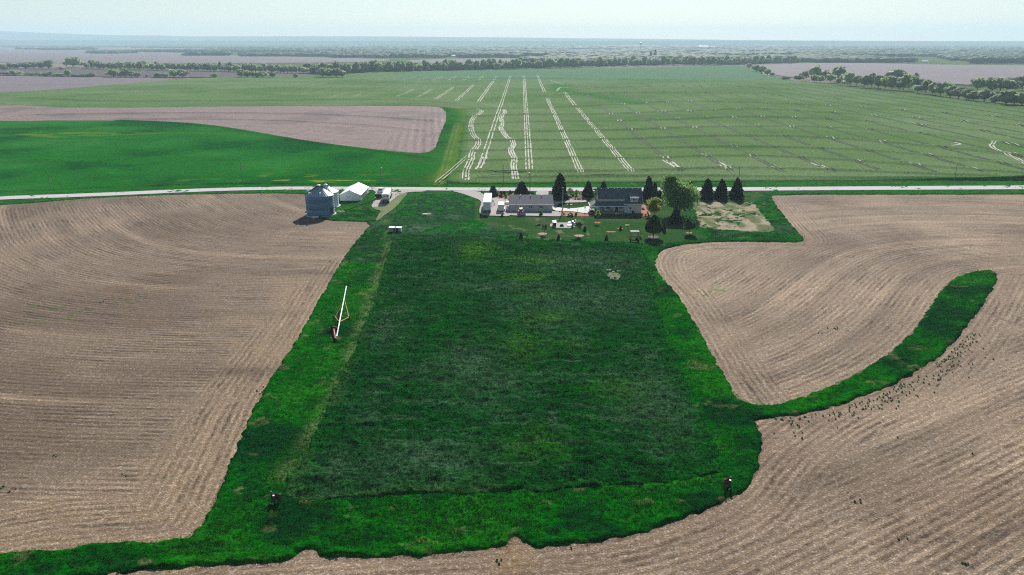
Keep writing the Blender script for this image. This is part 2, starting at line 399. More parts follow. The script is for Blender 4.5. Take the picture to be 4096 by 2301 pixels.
MEADOW = [(985, 598), (1180, 600), (1400, 606), (1560, 613), (1625, 628), (1640, 665), (1650, 720), (1665, 800), (1700, 900), (1745, 1010), (1790, 1100), (1822, 1165), (1790, 1205), (1640, 1222), (1400, 1235), (1100, 1250),
          (900, 1255), (760, 1262), (715, 1240), (760, 1150), (800, 1060), (850, 960), (900, 860), (935, 780), (960, 700), (972, 640)]
LAWN = [(1205, 500), (1240, 496), (1500, 484), (1900, 484), (1935, 492), (1900, 500), (1880, 508), (1742, 508), (1735, 540), (1755, 590), (1800, 600), (1700, 610), (1640, 618), (1560, 608), (1400, 603), (1200, 597), (1190, 560), (1150, 550), (1185, 520)]
gP = smooth_poly(poly(GRASS), 1)
mP = smooth_poly(poly(MEADOW), 2); lP = smooth_poly(poly(LAWN), 2)
track_line = smooth_poly(poly([(985, 500), (960, 540), (985, 590), (965, 650), (938, 735), (905, 830), (870, 920), (830, 1010), (790, 1080), (740, 1160), (700, 1210)]), 2, False)
east_rut = smooth_poly(poly([(1640, 640), (1690, 780), (1740, 930), (1790, 1060), (1810, 1120)]), 2, False)

def verge_z(X, Y, s):
    XY = np.stack([X, Y], 1); m = sdist(XY, mP); l = sdist(XY, lP)
    t = np.minimum(sstep(-1.0, 1.0, -m), sstep(-1, 1, -l))
    z = .17 + .42 * (fbm(X, Y, 1.1, 3, 11) - .35) + .25 * (fbm(X, Y, 5, 2, 4) - .5)
    z += .28 * np.exp(-((s - .9) / .9) ** 2) * fbm(X, Y, 2.3, 2, 9)
    z -= .12 * np.exp(-(line_dist(XY, track_line) / 1.4) ** 2)
    return np.maximum(z, .05) * t + .05 * (1 - t)
def verge_c(X, Y, s):
    XY = np.stack([X, Y], 1); n = len(X)
    a = rgb((.0015, .080, .002), n); f = fbm(X, Y, 9, 4, 3)
    a = lerp(a, (.008, .105, .003), sstep(.5, .72, f)); a = lerp(a, (.001, .032, .006), sstep(.52, .3, f))
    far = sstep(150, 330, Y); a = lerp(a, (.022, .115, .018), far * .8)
    d = line_dist(XY, track_line); a = lerp(a, (.10, .15, .05), .62 * np.exp(-(d / 1.3) ** 2) * sstep(.15, .5, fbm(X, Y, 4, 3, 8)) )
    w = (((X > -62) & (Y < 262) & (Y > 195) & (X < -5)) | ((X > 62) & (X < 125) & (Y > 222) & (Y < 292))) * 1.0
    a = lerp(a, (.03, .075, .035), w * sstep(.4, .65, fbm(X, Y, 7, 3, 31)) * .8); a = lerp(a, (.004, .03, .008), w * sstep(.5, .62, fbm(X, Y, 1.8, 3, 35)) * .7)
    a = lerp(a, (.12, .13, .05), sstep(.68, .78, fbm(X, Y, 3.0, 4, 77)) * .5)
    return a
def under(X, Y, s): return {}
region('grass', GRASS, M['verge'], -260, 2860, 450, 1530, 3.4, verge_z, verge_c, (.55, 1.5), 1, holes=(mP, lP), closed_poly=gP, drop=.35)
g_o = bpy.data.objects['grass']; struct(g_o, 'bright green uncut grass strip round the meadow, along the road and up the drain', 'grass')
def meadow_z(X, Y, s):
    z = .22 + .85 * (fbm(X, Y, 1.4, 3, 21) - .42) + .35 * (fbm(X, Y, 6, 2, 6) - .5)
    return np.maximum(z, .07)
def meadow_c(X, Y, s):
    n = len(X); a = rgb((.002, .046, .005), n); f = fbm(X, Y, 14, 4, 13)
    a = lerp(a, (.012, .062, .018), sstep(.5, .74, f) * .6); a = lerp(a, (.001, .055, .003), sstep(.48, .25, f) * .8)
    a = lerp(a, (.04, .085, .04), sstep(.62, .8, fbm(X, Y, 3.5, 4, 57)) * .55)
    a = lerp(a, (.035, .085, .035), .55 * sstep(.54, .68, fbm(X * .18, Y, 1.5, 3, 111)) * sstep(.35, .6, fbm(X, Y, 16, 2, 112)))
    a = lerp(a, (.001, .028, .003), .6 * sstep(.56, .7, fbm(X * .2, Y, 1.2, 3, 113)))
    for u, v, r, ry, w in ((1200, 630, 5, 9, .8), (1340, 655, 7, 4, .8), (1330, 700, 5, 3, .7), (1355, 745, 7, 3, .35), (1320, 870, 4, 9, .35), (1440, 870, 5, 3, .2), (1370, 800, 6, 4, .5), (1340, 1120, 5, 5, .3), (1560, 980, 5, 5, .3)):
        a = lerp(a, (.04, .13, .004), w * spot(X, Y, u, v, r, ry))
    for u, v, r, ry, w in ((1180, 930, 7, 10, .5), (1230, 720, 14, 4, .4), (1480, 660, 18, 9, .5), (1490, 760, 20, 12, .35), (1010, 1170, 12, 6, .4), (1700, 1010, 8, 14, .5), (960, 830, 4, 8, .4)):
        a = lerp(a, (.05, .095, .05), w * spot(X, Y, u, v, r, ry) * (.5 + fbm(X, Y, 2, 3, 3)))
    a = lerp(a, (.002, .06, .004), .8 * sstep(4.5, .2, s + 2.5 * (fbm(X, Y, 5, 3, 91) - .5)))
    a = lerp(a, (.09, .12, .05), np.exp(-((s - 1.0) / 1.6) ** 2) * .18 * (X < 0) * sstep(.4, .6, fbm(X, Y, 6, 3, 92)))
    return a
mo, _ = region('meadow', MEADOW, M['meadow'], 690, 1850, 590, 1290, 3.2, meadow_z, meadow_c, (1.3, 5), 2, closed_poly=mP, drop=.05)
struct(mo, 'dark green weedy hay meadow filling the middle, rough and mottled', 'meadow')
# rougher weeds between the silos and the garage
WEED = [(1010, 525), (1035, 492), (1100, 487), (1180, 490), (1200, 520), (1190, 552), (1250, 575), (1330, 588), (1330, 600), (1180, 599), (1000, 597), (975, 570)]
wo, _ = region('weeds', WEED, M['meadow'], 960, 1350, 480, 610, 2.6, lambda X, Y, s: np.maximum(.28 + .9 * (fbm(X, Y, 2.2, 3, 41) - .42), .08),
    lambda X, Y, s: lerp(lerp(rgb((.016, .060, .020), len(X)), (.05, .09, .05), sstep(.5, .75, fbm(X, Y, 9, 3, 5))), (.006, .09, .008), sstep(.45, .3, fbm(X, Y, 11, 3, 8))), (.6, 3), 2, drop=.02)
struct(wo, 'rough waist high weeds between the grain bins and the garage', 'weeds')
def lawn_c(X, Y, s):
    a = rgb((.022, .070, .016), len(X)); a = lerp(a, (.045, .080, .028), sstep(.45, .7, fbm(X, Y, 8, 4, 23)))
    a = lerp(a, (.24, .19, .13), sstep(.66, .8, fbm(X, Y, 3, 4, 29)) * .55 * (X < 24)); return a
lo, _ = region('lawn', LAWN, M['lawn'], 1140, 1960, 478, 630, 2.4, lambda X, Y, s: .115 + .015 * fbm(X, Y, 2, 2, 2), lawn_c, (.3, 3), 2, closed_poly=lP, drop=.1)
struct(lo, 'mown lawn round the farmhouse and garage', 'lawn')

# cropland with curving rows
def brown_col(X, Y, s, extra=None):
    a = rgb((1, 1, 1), len(X)); f = fbm(X, Y, 28, 3, 71)
    a = lerp(a, (.78, .75, .73), sstep(.5, .3, f)); a = lerp(a, (1.22, 1.2, 1.18), sstep(.55, .75, f))
    g = sstep(.74, .80, fbm(X, Y, 3, 3, 93)) * sstep(.55, .7, fbm(X, Y, 40, 2, 12)); a = lerp(a, (.35, .9, .25), g * .8)
    return a
def flat0(X, Y, s): return .01 + 0 * X
LEFT = [(-260, 520), (0, 512), (250, 490), (520, 482), (800, 480), (870, 500), (960, 560), (700, 1100), (560, 1500), (-260, 1560)]
spineL = smooth_poly(poly([(1100, 586), (850, 586), (700, 583), (600, 572), (530, 548), (475, 515), (440, 490)]), 3, False)
edgeL = smooth_poly(poly([(938, 561), (905, 595), (870, 640), (820, 722), (760, 835), (700, 925), (652, 1000), (610, 1090), (575, 1175), (545, 1245), (490, 1348), (380, 1372), (0, 1396), (-260, 1500)]), 1, False)
def attrL(X, Y, s):
    XY = np.stack([X, Y], 1); r = line_dist(XY, spineL); e = line_dist(XY, edgeL)
    wide = 11 * sstep(245, 120, Y)
    bottom = sstep(.5, 1, sstep(95, 88, Y))
    return {'row': r, 'row2': e, 'mask': sstep(1.5, -1.5, e - wide)}
def colL(X, Y, s):
    a = brown_col(X, Y, s); e = line_dist(np.stack([X, Y], 1), edgeL)
    a = lerp(a, (1.42, 1.38, 1.27), .75 * sstep(16, 5, e) * sstep(245, 140, Y))
    r = line_dist(np.stack([X, Y], 1), spineL)
    for k, (d, w, g) in enumerate(((28, 2.0, 1.4), (58, 1.6, 1.3), (90, 1.0, 1.2), (117, 1.6, 1.3), (150, 1.2, 1.25), (14, 1.0, .75), (42, 2.2, .78), (74, 2.6, .8), (104, 2.4, .8), (132, 1.8, .82))):
        a = lerp(a, (g, g * .985, g * .96), 1.0 * np.exp(-((r - d - 2.5 * (fbm(X, Y, 50, 2, k) - .5)) / w) ** 2) * sstep(.3, .6, fbm(X, Y, 30, 2, k + 50)))
    return a
lf, _ = region('cropland_west', LEFT, M['stubble'], -270, 980, 476, 1570, 8, flat0, colL, attrfn=attrL, smooth_it=0)
lf.name = 'cropland'; struct(lf, 'brown stubble field left of the meadow, rows bending round at its far end', 'field')
# bare field right of the meadow, both sides of the grassed drain
RIGHT = [(1560, 625), (1700, 605), (1900, 560), (1930, 484), (2860, 484), (2860, 1580), (-260, 1580), (-260, 1440), (100, 1430), (500, 1400), (900, 1340), (1500, 1100), (1700, 850)]
drainU = smooth_poly(poly([(1700, 1120), (1880, 1016), (1940, 1022), (2020, 1000), (2080, 977), (2150, 945), (2230, 895), (2285, 848), (2320, 806), (2352, 752), (2385, 712), (2425, 688), (2520, 672), (2700, 668), (2900, 680)]), 2, False)
drainL = smooth_poly(poly([(-100, 1500), (300, 1443), (800, 1403), (1300, 1382), (1500, 1363), (1710, 1308), (1850, 1236), (1920, 1140), (2080, 1030), (2260, 962), (2400, 860), (2511, 700), (2560, 600)]), 3, False)
edgeR = smooth_poly(poly([(1888, 1040), (1855, 1000), (1822, 950), (1780, 870), (1740, 800), (1700, 735), (1660, 695), (1645, 660), (1660, 632), (1700, 619), (1760, 611), (1850, 608), (2018, 610), (2024, 600), (1990, 565), (1942, 500)]), 2, False)
upP = poly([(1880, 1016), (1940, 1022), (2020, 1000), (2080, 977), (2150, 945), (2230, 895), (2285, 848), (2320, 806), (2352, 752), (2385, 712), (2425, 688), (2506, 690), (2860, 700), (2860, 480), (1500, 480), (1500, 700)])
def attrR(X, Y, s):
    XY = np.stack([X, Y], 1); up = sdist(XY, upP) > 0
    p0 = np.array([float(c) for c in at(3087, 2247)]); p1 = np.array([float(c) for c in at(4095, 1749)]); nrm = np.array([-(p1 - p0)[1], (p1 - p0)[0]]); nrm /= np.linalg.norm(nrm)
    dl = line_dist(XY, drainL); straight = (XY - p0) @ nrm; r = np.where(up, line_dist(XY, drainU), straight); e = line_dist(XY, edgeR)
    return {'row': r, 'row2': np.where(up, e, dl), 'mask': np.where(up, sstep(1.5, -1.5, e - 8.5), sstep(1.5, -1.5, dl - 9))}
def colR(X, Y, s):
    a = brown_col(X, Y, s) * 1.28; XY = np.stack([X, Y], 1)
    q = attrR(X, Y, s)['row']; bn = vnoise(q / 2.1, X * .012 + 7, 3) * .55 + vnoise(q / 6.5, Y * .01 + 3, 5) * .45
    a = a * (.72 + .58 * bn)[:, None]
    a = lerp(a, (1.22, 1.18, 1.15), .6 * sstep(9, 3, line_dist(XY, drainL)))
    a = lerp(a, (1.3, 1.27, 1.22), .6 * np.exp(-((line_dist(XY, edgeR) - 2.5) / 1.6) ** 2))
    ru = smooth_poly(poly([(2420, 760), (2500, 795), (2600, 830)]), 1, False); a = lerp(a, (.5, .48, .45), .8 * np.exp(-(line_dist(XY, ru) / .35) ** 2))
    a = lerp(a, (1.25, 1.15, .95), spot(X, Y, 1290, 1410, 2.0, 6) * .9)
    return a
rf_, _ = region('cropland_east', RIGHT, M['stubble'], -270, 2860, 478, 1590, 8, lambda X, Y, s: -.03 + 0 * X, colR, attrfn=attrR, smooth_it=0, drop=.0)
rf_.name = 'cropland'; struct(rf_, 'brown stubble field right of and below the meadow, split by the grassed drain', 'field')

# beyond the road
WHEAT = [(-260, 243), (0, 233), (100, 229), (300, 213), (480, 197.5), (560, 195), (870, 187), (960, 181), (1300, 176), (1800, 167), (1885, 166), (1960, 199), (2100, 216), (2230, 234), (2400, 250), (2576, 267), (2860, 290),
         (2860, 454), (2576, 455), (2000, 458), (1600, 462), (1300, 465), (1115, 466), (1130, 440), (1150, 410), (1158, 350), (1170, 300), (1180, 285), (1150, 272), (1050, 266), (600, 268), (210, 273), (0, 262), (-260, 256)]
ridges = [[(1165, 277), (1325, 274), (1500, 267), (1735, 255), (1950, 262), (2200, 275), (2576, 300), (2860, 320)], [(1168, 298), (1320, 291), (1500, 290), (1700, 283), (1900, 275), (2150, 290), (2576, 318), (2860, 345)],
          [(1160, 318), (1325, 309), (1500, 308), (1700, 302), (1950, 295), (2250, 310), (2576, 345), (2860, 370)], [(1155, 340), (1330, 334), (1520, 332), (1750, 322), (2000, 318), (2300, 335), (2576, 372), (2860, 400)],
          [(1150, 358), (1340, 357), (1550, 355), (1800, 345), (2050, 345), (2576, 395), (2860, 420)], [(1150, 385), (1340, 380), (1600, 378), (1850, 372), (2200, 380), (2576, 420), (2860, 440)],
          [(1200, 410), (1400, 402), (1600, 405), (1800, 395), (2000, 398), (2576, 440), (2860, 455)], [(1160, 436), (1300, 437), (1500, 436), (1700, 432), (1900, 425), (2300, 440), (2576, 452)],
          [(1210, 452), (1300, 450), (1500, 449), (1800, 447), (2200, 452), (2800, 456)],
          [(-200, 250), (60, 247), (200, 255), (420, 257), (700, 253), (1000, 252), (1150, 262)], [(200, 240), (400, 233), (560, 228), (800, 218), (1000, 208)], [(300, 225), (500, 214), (700, 205)],
          [(870, 203), (1100, 200), (1400, 199), (1600, 202), (1900, 206)], [(1400, 240), (1600, 234), (1800, 236), (2100, 250)], [(1500, 222), (1800, 218), (2000, 228)]]
RID = [smooth_poly(poly(r), 2, False) for r in ridges]
GW = smooth_poly(poly([(1410, 214), (1400, 222), (1430, 232), (1480, 240), (1545, 250), (1600, 262)]), 2, False)
def wheat_z(X, Y, s):
    XY = np.stack([X, Y], 1); z = .62 + .18 * (fbm(X, Y, 3, 3, 61) - .5) + 1.2 * (fbm(X, Y, 90, 2, 62) - .5)
    for i, r in enumerate(RID):
        d = line_dist(XY, r); w = 1.9 + .0022 * Y
        z += (.62 + .0013 * Y) * np.exp(-(d / w) ** 2) * (.55 + .6 * fbm(X, Y, 40, 2, i + 3))
    return np.maximum(z, .1)
def wheat_c(X, Y, s):
    XY = np.stack([X, Y], 1); n = len(X)
    a = rgb((.105, .168, .062), n); f = fbm(X, Y, 60, 4, 33); a = lerp(a, (.125, .185, .08), sstep(.5, .7, f)); a = lerp(a, (.085, .15, .048), sstep(.5, .3, f))
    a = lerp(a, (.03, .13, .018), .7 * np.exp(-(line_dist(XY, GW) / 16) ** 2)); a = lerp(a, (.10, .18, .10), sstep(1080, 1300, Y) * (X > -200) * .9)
    a = lerp(a, (.02, .11, .008), sstep(6, 1, s) * .6 * (Y < 600)); return a
wh, _ = region('wheat_field', WHEAT, M['wheat'], -260, 2860, 164, 470, 6, wheat_z, wheat_c, (.8, 6), 1, drop=.2)
struct(wh, 'pale green wheat field beyond the road, striped with white wheel tracks', 'field')
ALF = [(-260, 306), (0, 305), (300, 303), (440, 308), (600, 325), (820, 365), (1000, 383), (1092, 388), (1105, 340), (1128, 290), (1110, 268), (1180, 272), (1190, 282), (1178, 300), (1165, 350), (1158, 410), (1120, 452), (1100, 471), (900, 470), (760, 470), (500, 475), (250, 482), (0, 495), (-260, 515)]
darkb = smooth_poly(poly([(300, 305), (500, 313), (620, 332), (760, 358), (900, 376), (1075, 398)]), 2, False)
ditch = smooth_poly(poly([(-260, 500), (0, 484), (180, 477), (420, 467), (600, 464), (900, 465), (1050, 467)]), 2, False)
ditch2 = smooth_poly(poly([(0, 410), (90, 405), (190, 410), (240, 425), (255, 445)]), 2, False)
path1 = smooth_poly(poly([(1100, 468), (1115, 440), (1125, 400), (1140, 350), (1150, 310)]), 2, False)
def alf_z(X, Y, s):
    XY = np.stack([X, Y], 1); z = .3 + .2 * (fbm(X, Y, 3, 3, 14) - .5)
    z += .8 * np.exp(-(line_dist(XY, darkb) / 3.0) ** 2) + .7 * np.exp(-((line_dist(XY, ditch)) / 1.1) ** 2) * fbm(X, Y, 6, 2, 2) * 1.3
    z += .9 * np.exp(-(line_dist(XY, ditch2) / 7) ** 2); return z
def alf_c(X, Y, s):
    XY = np.stack([X, Y], 1); n = len(X); a = rgb((.009, .105, .010), n); f = fbm(X, Y, 40, 4, 83)
    a = lerp(a, (.018, .125, .018), sstep(.5, .75, f)); a = lerp(a, (.004, .068, .010), sstep(.5, .3, f))
    yb = smooth_poly(poly([(1108, 455), (1138, 425), (1150, 390), (1156, 350), (1166, 315), (1186, 290), (1150, 271), (1080, 267)]), 2, False); dyb = line_dist(XY, yb); cor = sstep(-62, -48, X)
    a = lerp(a, (.02, .085, .012), cor * .8 * sstep(.35, .6, fbm(X, Y, 14, 3, 19))); a = lerp(a, (.10, .165, .02), .85 * np.exp(-(dyb / (4 + .004 * Y)) ** 2) * (.4 + .8 * fbm(X, Y, 12, 3, 21)))
    a = lerp(a, (.16, .20, .07), .9 * np.exp(-(np.abs(line_dist(XY, path1) - 1.2) / .7) ** 2) * (fbm(X, Y, 8, 3, 9)))
    yl = sstep(.62, .75, fbm(X * .35, Y, 9, 3, 63)); a = lerp(a, (.30, .32, .02), yl * .28 * spot(X, Y, 60, 336, 90, 30)); a = lerp(a, (.25, .28, .04), sstep(.6, .72, fbm(X * .5, Y, 5, 3, 64)) * spot(X, Y, 760, 455, 40, 12) * .7)
    return a
al, _ = region('alfalfa_field', ALF, M['alfalfa'], -260, 1210, 262, 512, 4, alf_z, alf_c, (.4, 4), 2, drop=.2)
struct(al, 'even bright green hay field beyond the road on the left, with a grassed corner lane', 'field')
BRN = [(-260, 256), (0, 263), (210, 272.5), (600, 267.5), (1050, 266), (1110, 270), (1130, 290), (1108, 340), (1092, 388), (1000, 383), (820, 365), (600, 325), (440, 308), (300, 303), (0, 305), (-260, 306)]
terr = [smooth_poly(poly(p), 2, False) for p in ([(100, 290), (400, 285), (700, 286), (900, 292), (1085, 305)], [(300, 300), (600, 300), (900, 312), (1060, 330)])]
def brn_attr(X, Y, s):
    XY = np.stack([X, Y], 1); return {'row': line_dist(XY, terr[0]) , 'row2': X * .98 + Y * .1, 'mask': sstep(-88, -60, X) * (Y < 700)}
def brn_z(X, Y, s):
    XY = np.stack([X, Y], 1); return .15 + 1.3 * np.exp(-(line_dist(XY, terr[0]) / 4) ** 2) + .8 * np.exp(-(line_dist(XY, terr[1]) / 4) ** 2)
bo, _ = region('tilled_field', BRN, M['tilled'], -260, 1140, 254, 392, 6, brn_z, lambda X, Y, s: lerp(rgb((1.15, 1.1, 1.12), len(X)), (.7, .68, .7), .6 * sstep(.5, .3, fbm(X, Y, 40, 3, 66))), (.3, 4), 1, attrfn=brn_attr, drop=.3)
struct(bo, 'pinkish brown tilled field curving behind the hay field on the left', 'field')
# garden patch east of the house
GAR = [(1742, 517), (1746, 511), (1755, 510), (1894, 510), (1900, 515), (1952, 583), (1945, 588), (1930, 587), (1835, 581.5), (1765, 576), (1758, 570)]
ga, _ = region('garden_plot', GAR, M['garden'], 1735, 1965, 500, 600, 2, lambda X, Y, s: .30 + 0 * X, lambda X, Y, s: lerp(rgb((.30, .25, .18), len(X)), (.075, .115, .04), sstep(.34, .62, .6 * fbm(X * 1.6, Y * .7, 4, 5, 99) + .4 * vnoise(X * .5, Y * .25, 8)) * .85), (.7, 2), 0, drop=-.02)
struct(ga, 'patchy bare and weedy garden plot right of the house', 'garden')

# far fields as sheets on the plain, and the plain itself
def far_field(name, pts, c, z, label, mat=None, wob=0):
    P = smooth_poly(poly(pts), 2); n = len(P); c0 = P.mean(0)
    V = np.vstack([np.column_stack([P, np.full(n, z)]), [[c0[0], c0[1], z]]])
    me = bpy.data.meshes.new(name); me.from_pydata([tuple(v) for v in V[:n]], [], [tuple(range(n))]); me.update()
    me.materials.append(mk(name + '_soil', c, .95, 0, .18, .02, 0, 30, .05, (.3, 1, 1))); o = link(bpy.data.objects.new(name, me)); return struct(o, label, 'field')
far_field('far_field', [(-300, 193), (0, 191), (200, 193.5), (480, 197), (300, 213), (100, 229), (0, 233), (-300, 246)], (.165,.135,.145), .25, 'mauve bare field at the left behind the wheat')
far_field('far_field', [(-300, 168), (0, 170), (250, 173), (800, 182), (900, 184), (700, 192), (480, 196), (200, 192.5), (0, 190), (-300, 192)], (.09,.07,.075), .30, 'dark bare field behind the hedge clumps on the left')
far_field('far_field', [(-300, 117), (0, 121), (250, 127), (400, 131), (560, 139), (820, 145), (1000, 150), (950, 157), (600, 160), (300, 161), (0, 158), (-300, 156)], (.17,.14,.145), .5, 'wide far mauve field at the upper left')
far_field('far_field', [(1010, 152), (1150, 148), (1290, 147), (1400, 152), (1330, 157), (1150, 160), (1040, 162)], (.17,.14,.145), .5, 'small far brown field above the central treeline')
far_field('far_field', [(1880, 164), (1980, 160), (2150, 158.5), (2350, 163), (2576, 165), (2900, 168), (2900, 232), (2576, 222), (2400, 212), (2200, 200), (2050, 192), (1960, 196)], (.18,.15,.16), .4, 'large mauve bare field on the right behind the hedgerow')
def plain():
    xs = []; 
    ys = np.concatenate([np.linspace(-400, 1500, 20), np.geomspace(1700, 22000, 60)]); us = np.linspace(-1.4, 1.4, 80)
    V = []; 
    for y in ys:
        w = max(1200, y * .95 + 800)
        for u in us: V.append((u * w, y, -0.9 if y < 1400 else -.2))
    V = np.array(V); nu = len(us)
    idx = np.arange(len(V)).reshape(len(ys), nu); F = np.stack([idx[:-1, :-1].ravel(), idx[:-1, 1:].ravel(), idx[1:, 1:].ravel(), idx[1:, :-1].ravel()], 1)
    X, Y = V[:, 0], V[:, 1]; a = rgb((.09, .13, .05), len(V)); f = vnoise(X / 500, Y / 700, 3); a = lerp(a, (.22, .18, .16), (f > .62) * 1.0)
    return np_mesh('ground', V, F, M['far'], attrs={'Col': a})
struct(plain(), 'wide flat farmland plain reaching the horizon', 'ground')
def hills(name, y0, prof, depth, label, amp, seed):
    us = np.linspace(-200, 2776, 240); V = []; rows = 14
    for j in range(rows):
        t = j / (rows - 1)
        for u in us:
            top = np.interp(u, [p[0] for p in prof], [p[1] for p in prof]); yy = y0 + depth * t
            H = CAM_H + (103.8 - top) / (FPX / K) * y0 / math.cos(PITCH) * 1.0
            x = (u - 1288) / (FPX / K) * y0 / math.cos(PITCH) * (yy / y0) ** .0 * 1.03
            n = fbm(np.array([x]), np.array([yy]), 1500, 4, seed)[0]
            z = H * math.sin(min(1, t * 1.25) * math.pi / 2) ** 1.0 + amp * (n - .5) * 2 * math.sin(min(1, t * 1.6) * math.pi / 2) - 8
            V.append((x, yy, z if t < .99 else -20))
    nu = len(us); idx = np.arange(len(V)).reshape(rows, nu)
    F = np.stack([idx[:-1, :-1].ravel(), idx[:-1, 1:].ravel(), idx[1:, 1:].ravel(), idx[1:, :-1].ravel()], 1)
    V = np.array(V); return struct(np_mesh(name, V, F, M['far'], smooth=True, attrs={'Col': rgb((.06, .10, .05), len(V))}), label, 'hills')
hills('hills', 13500, [(-200, 74), (0, 78), (200, 86), (500, 90), (900, 90), (1300, 94), (1900, 100), (2300, 104), (2776, 106)], 2500, 'pale blue wooded ridge along the horizon', 8, 5)
hills('hills', 9800, [(-200, 98), (0, 99), (700, 101), (1500, 102), (2000, 101), (2776, 103)], 1500, 'lower hazy rise in front of the horizon ridge', 6, 8)

# ------------------------------------------------------------------ road, drives, paths
def strip(name, pts_full, mat, z, label, cat, width=None, jag=0, z1=None):
    me = MB()
    if width is None:                                              # list of (x, ytop, ybottom) in photo pixels
        T = smooth_poly([[*map(float, at(x, a))] for x, a, b in pts_full], 2, False); Bm = smooth_poly([[*map(float, at(x, b))] for x, a, b in pts_full], 2, False)
    me.add([(p[0], p[1], z) for p in T] + [(p[0], p[1], z) for p in Bm], [(i, i + 1, len(T) + i + 1, len(T) + i) for i in range(len(T) - 1)])
    return struct(me.build(name, mat), label, cat)
strip('road', [(-420, 806, 822), (0, 788.5, 801.5), (387, 776, 789), (774, 758, 770.5), (1000, 752, 764), (1216, 749, 761), (1700, 753, 765), (2100, 754, 768), (2600, 754, 768), (3000, 752.5, 766.5), (3500, 748.5, 763), (4096, 745.5, 760.5), (4560, 742, 758)], M['road'], .34, 'pale gravel country road crossing the whole picture', 'road')
def flat(name, pts_full, mat, z, label, cat='ground', it=2, thick=.06):
    P = smooth_poly([[*map(float, at(x, y))] for x, y in pts_full], it); return struct(MB().prism([tuple(p) for p in P], 2, z - thick, z).build(name, mat), label, cat)
def c1(*p): return [(1150 + x / 4.667, 660 + y / 4.667) for x, y in p]
def c2(*p): return [(1850 + x / 4.99, 680 + y / 4.99) for x, y in p]
def c3(*p): return [(2250 + x / 4.522, 680 + y / 4.522) for x, y in p]
def c4(*p): return [(2650 + x / 4.293, 680 + y / 4.293) for x, y in p]
flat('driveway', c1((1560, 470), (2600, 470), (2560, 515), (2300, 515), (2100, 560), (1990, 640), (1900, 720), (1800, 790), (1640, 800), (1560, 800), (1610, 690), (1640, 600), (1660, 520)), M['drive'], .36, 'worn gravel yard under the grain truck')
flat('dirt_patch', c1((1540, 780), (1650, 700), (1850, 700), (2080, 560), (2260, 530), (2180, 620), (2080, 740), (1960, 860), (1800, 960), (1700, 1050), (1640, 1060), (1700, 940), (1760, 870), (1640, 850)), M['dirt'], .345, 'worn straw coloured dirt fading into the grass below the gravel yard')
flat('driveway', c2((-250, 435), (330, 435), (400, 500), (620, 575), (920, 590), (930, 700), (1000, 950), (700, 935), (350, 925), (330, 800), (400, 640), (200, 560), (-40, 475)), M['drive'], .37, 'gravel parking area around the white trailers')
flat('driveway', c2((860, 845), (1800, 845), (1960, 850), (1985, 930), (1950, 950), (1400, 935), (860, 925)), M['drive'], .375, 'gravel apron along the camera side of the garage')
flat('driveway', c2((1440, 435), (1740, 435), (1700, 500), (1760, 560), (2020, 600), (2420, 625), (2480, 600), (2490, 665), (2200, 668), (1950, 680), (1880, 730), (1790, 740), (1500, 560)), M['drive'], .38, 'curved gravel drive from the road to the house')
flat('patio', c2((1790, 700), (1840, 700), (1860, 765), (2100, 790), (2300, 780), (2495, 745), (2530, 740), (2560, 800), (2590, 895), (2400, 880), (2200, 845), (1795, 845)), M['concrete'], .40, 'pale concrete walk between the garage and the house', 'patio')
flat('gravel_pad', c2((1740, 1065), (2220, 1060), (2260, 1175), (1760, 1165)), M['drive'], .20, 'small grey gravel pad on the lawn below the garage', it=1)
flat('mulch_bed', c2((1880, 835), (2230, 835), (2420, 890), (2640, 915), (2680, 940), (2200, 940), (1950, 925)), M['mulch'], .24, 'red mulch flower bed between the garage and the porch', 'bed')
flat('mulch_bed', c2((620, 555), (700, 480), (900, 470), (1060, 480), (1040, 600), (760, 590)), M['mulch'], .24, 'red mulch bed with shrubs behind the garage', 'bed')
flat('mulch_bed', c2((2020, 520), (2200, 500), (2500, 520), (2560, 560), (2470, 625), (2100, 605)), M['bed'], .24, 'brown bed of low shrubs beside the curved drive', 'bed')
flat('mulch_bed', c3((1410, 640), (1500, 640), (1580, 760), (1600, 840), (1430, 862), (1415, 800)), M['mulch'], .24, 'red mulch bed at the right end of the house', 'bed')
for i, (x, y, r, l) in enumerate([(*c3((632, 962))[0], 1.35, 'round mulch ring under the sapling nearest the porch'), (*c4((455, 1090))[0], 1.25, 'orange mulch ring under the open crowned tree by the garden'), (*c3((880, 1128))[0], 1.9, 'thin strip of mulch on the middle of the lawn'), (*c3((1045, 1072))[0], 1.1, 'mulch ring under the small round evergreen in front of the porch'),
        (*c3((1165, 1005))[0], .9, 'small bare ring round the lone seedling on the lawn'), (*c3((300, 1200))[0], 1.8, 'mulch ring under the larger pale sapling'), (*c2((1600, 1285))[0], 1.7, 'bare mulch ring under the sapling below the garage'), (*c2((1200, 1340))[0], 1.1, 'mulch ring round the leftmost small evergreen'), (*c2((1915, 1390))[0], 1.2, 'mulch ring round the second small evergreen from the left')]):
    X, Y = map(float, at(x, y)); mb = MB(); n = 18
    r *= .85; rr = [r * random.uniform(.85, 1.12) for _ in range(n)]
    mb.prism([(rr[k] * math.cos(k * 2 * math.pi / n), rr[k] * math.sin(k * 2 * math.pi / n) * (.55 if i == 2 else 1)) for k in range(n)], 2, 0, .05)
    o = mb.build('mulch_ring', M['mulch' if i in (0, 1, 2, 3) else 'bare_soil']); o.location = (X, Y, .13); struct(o, l, 'mulch')

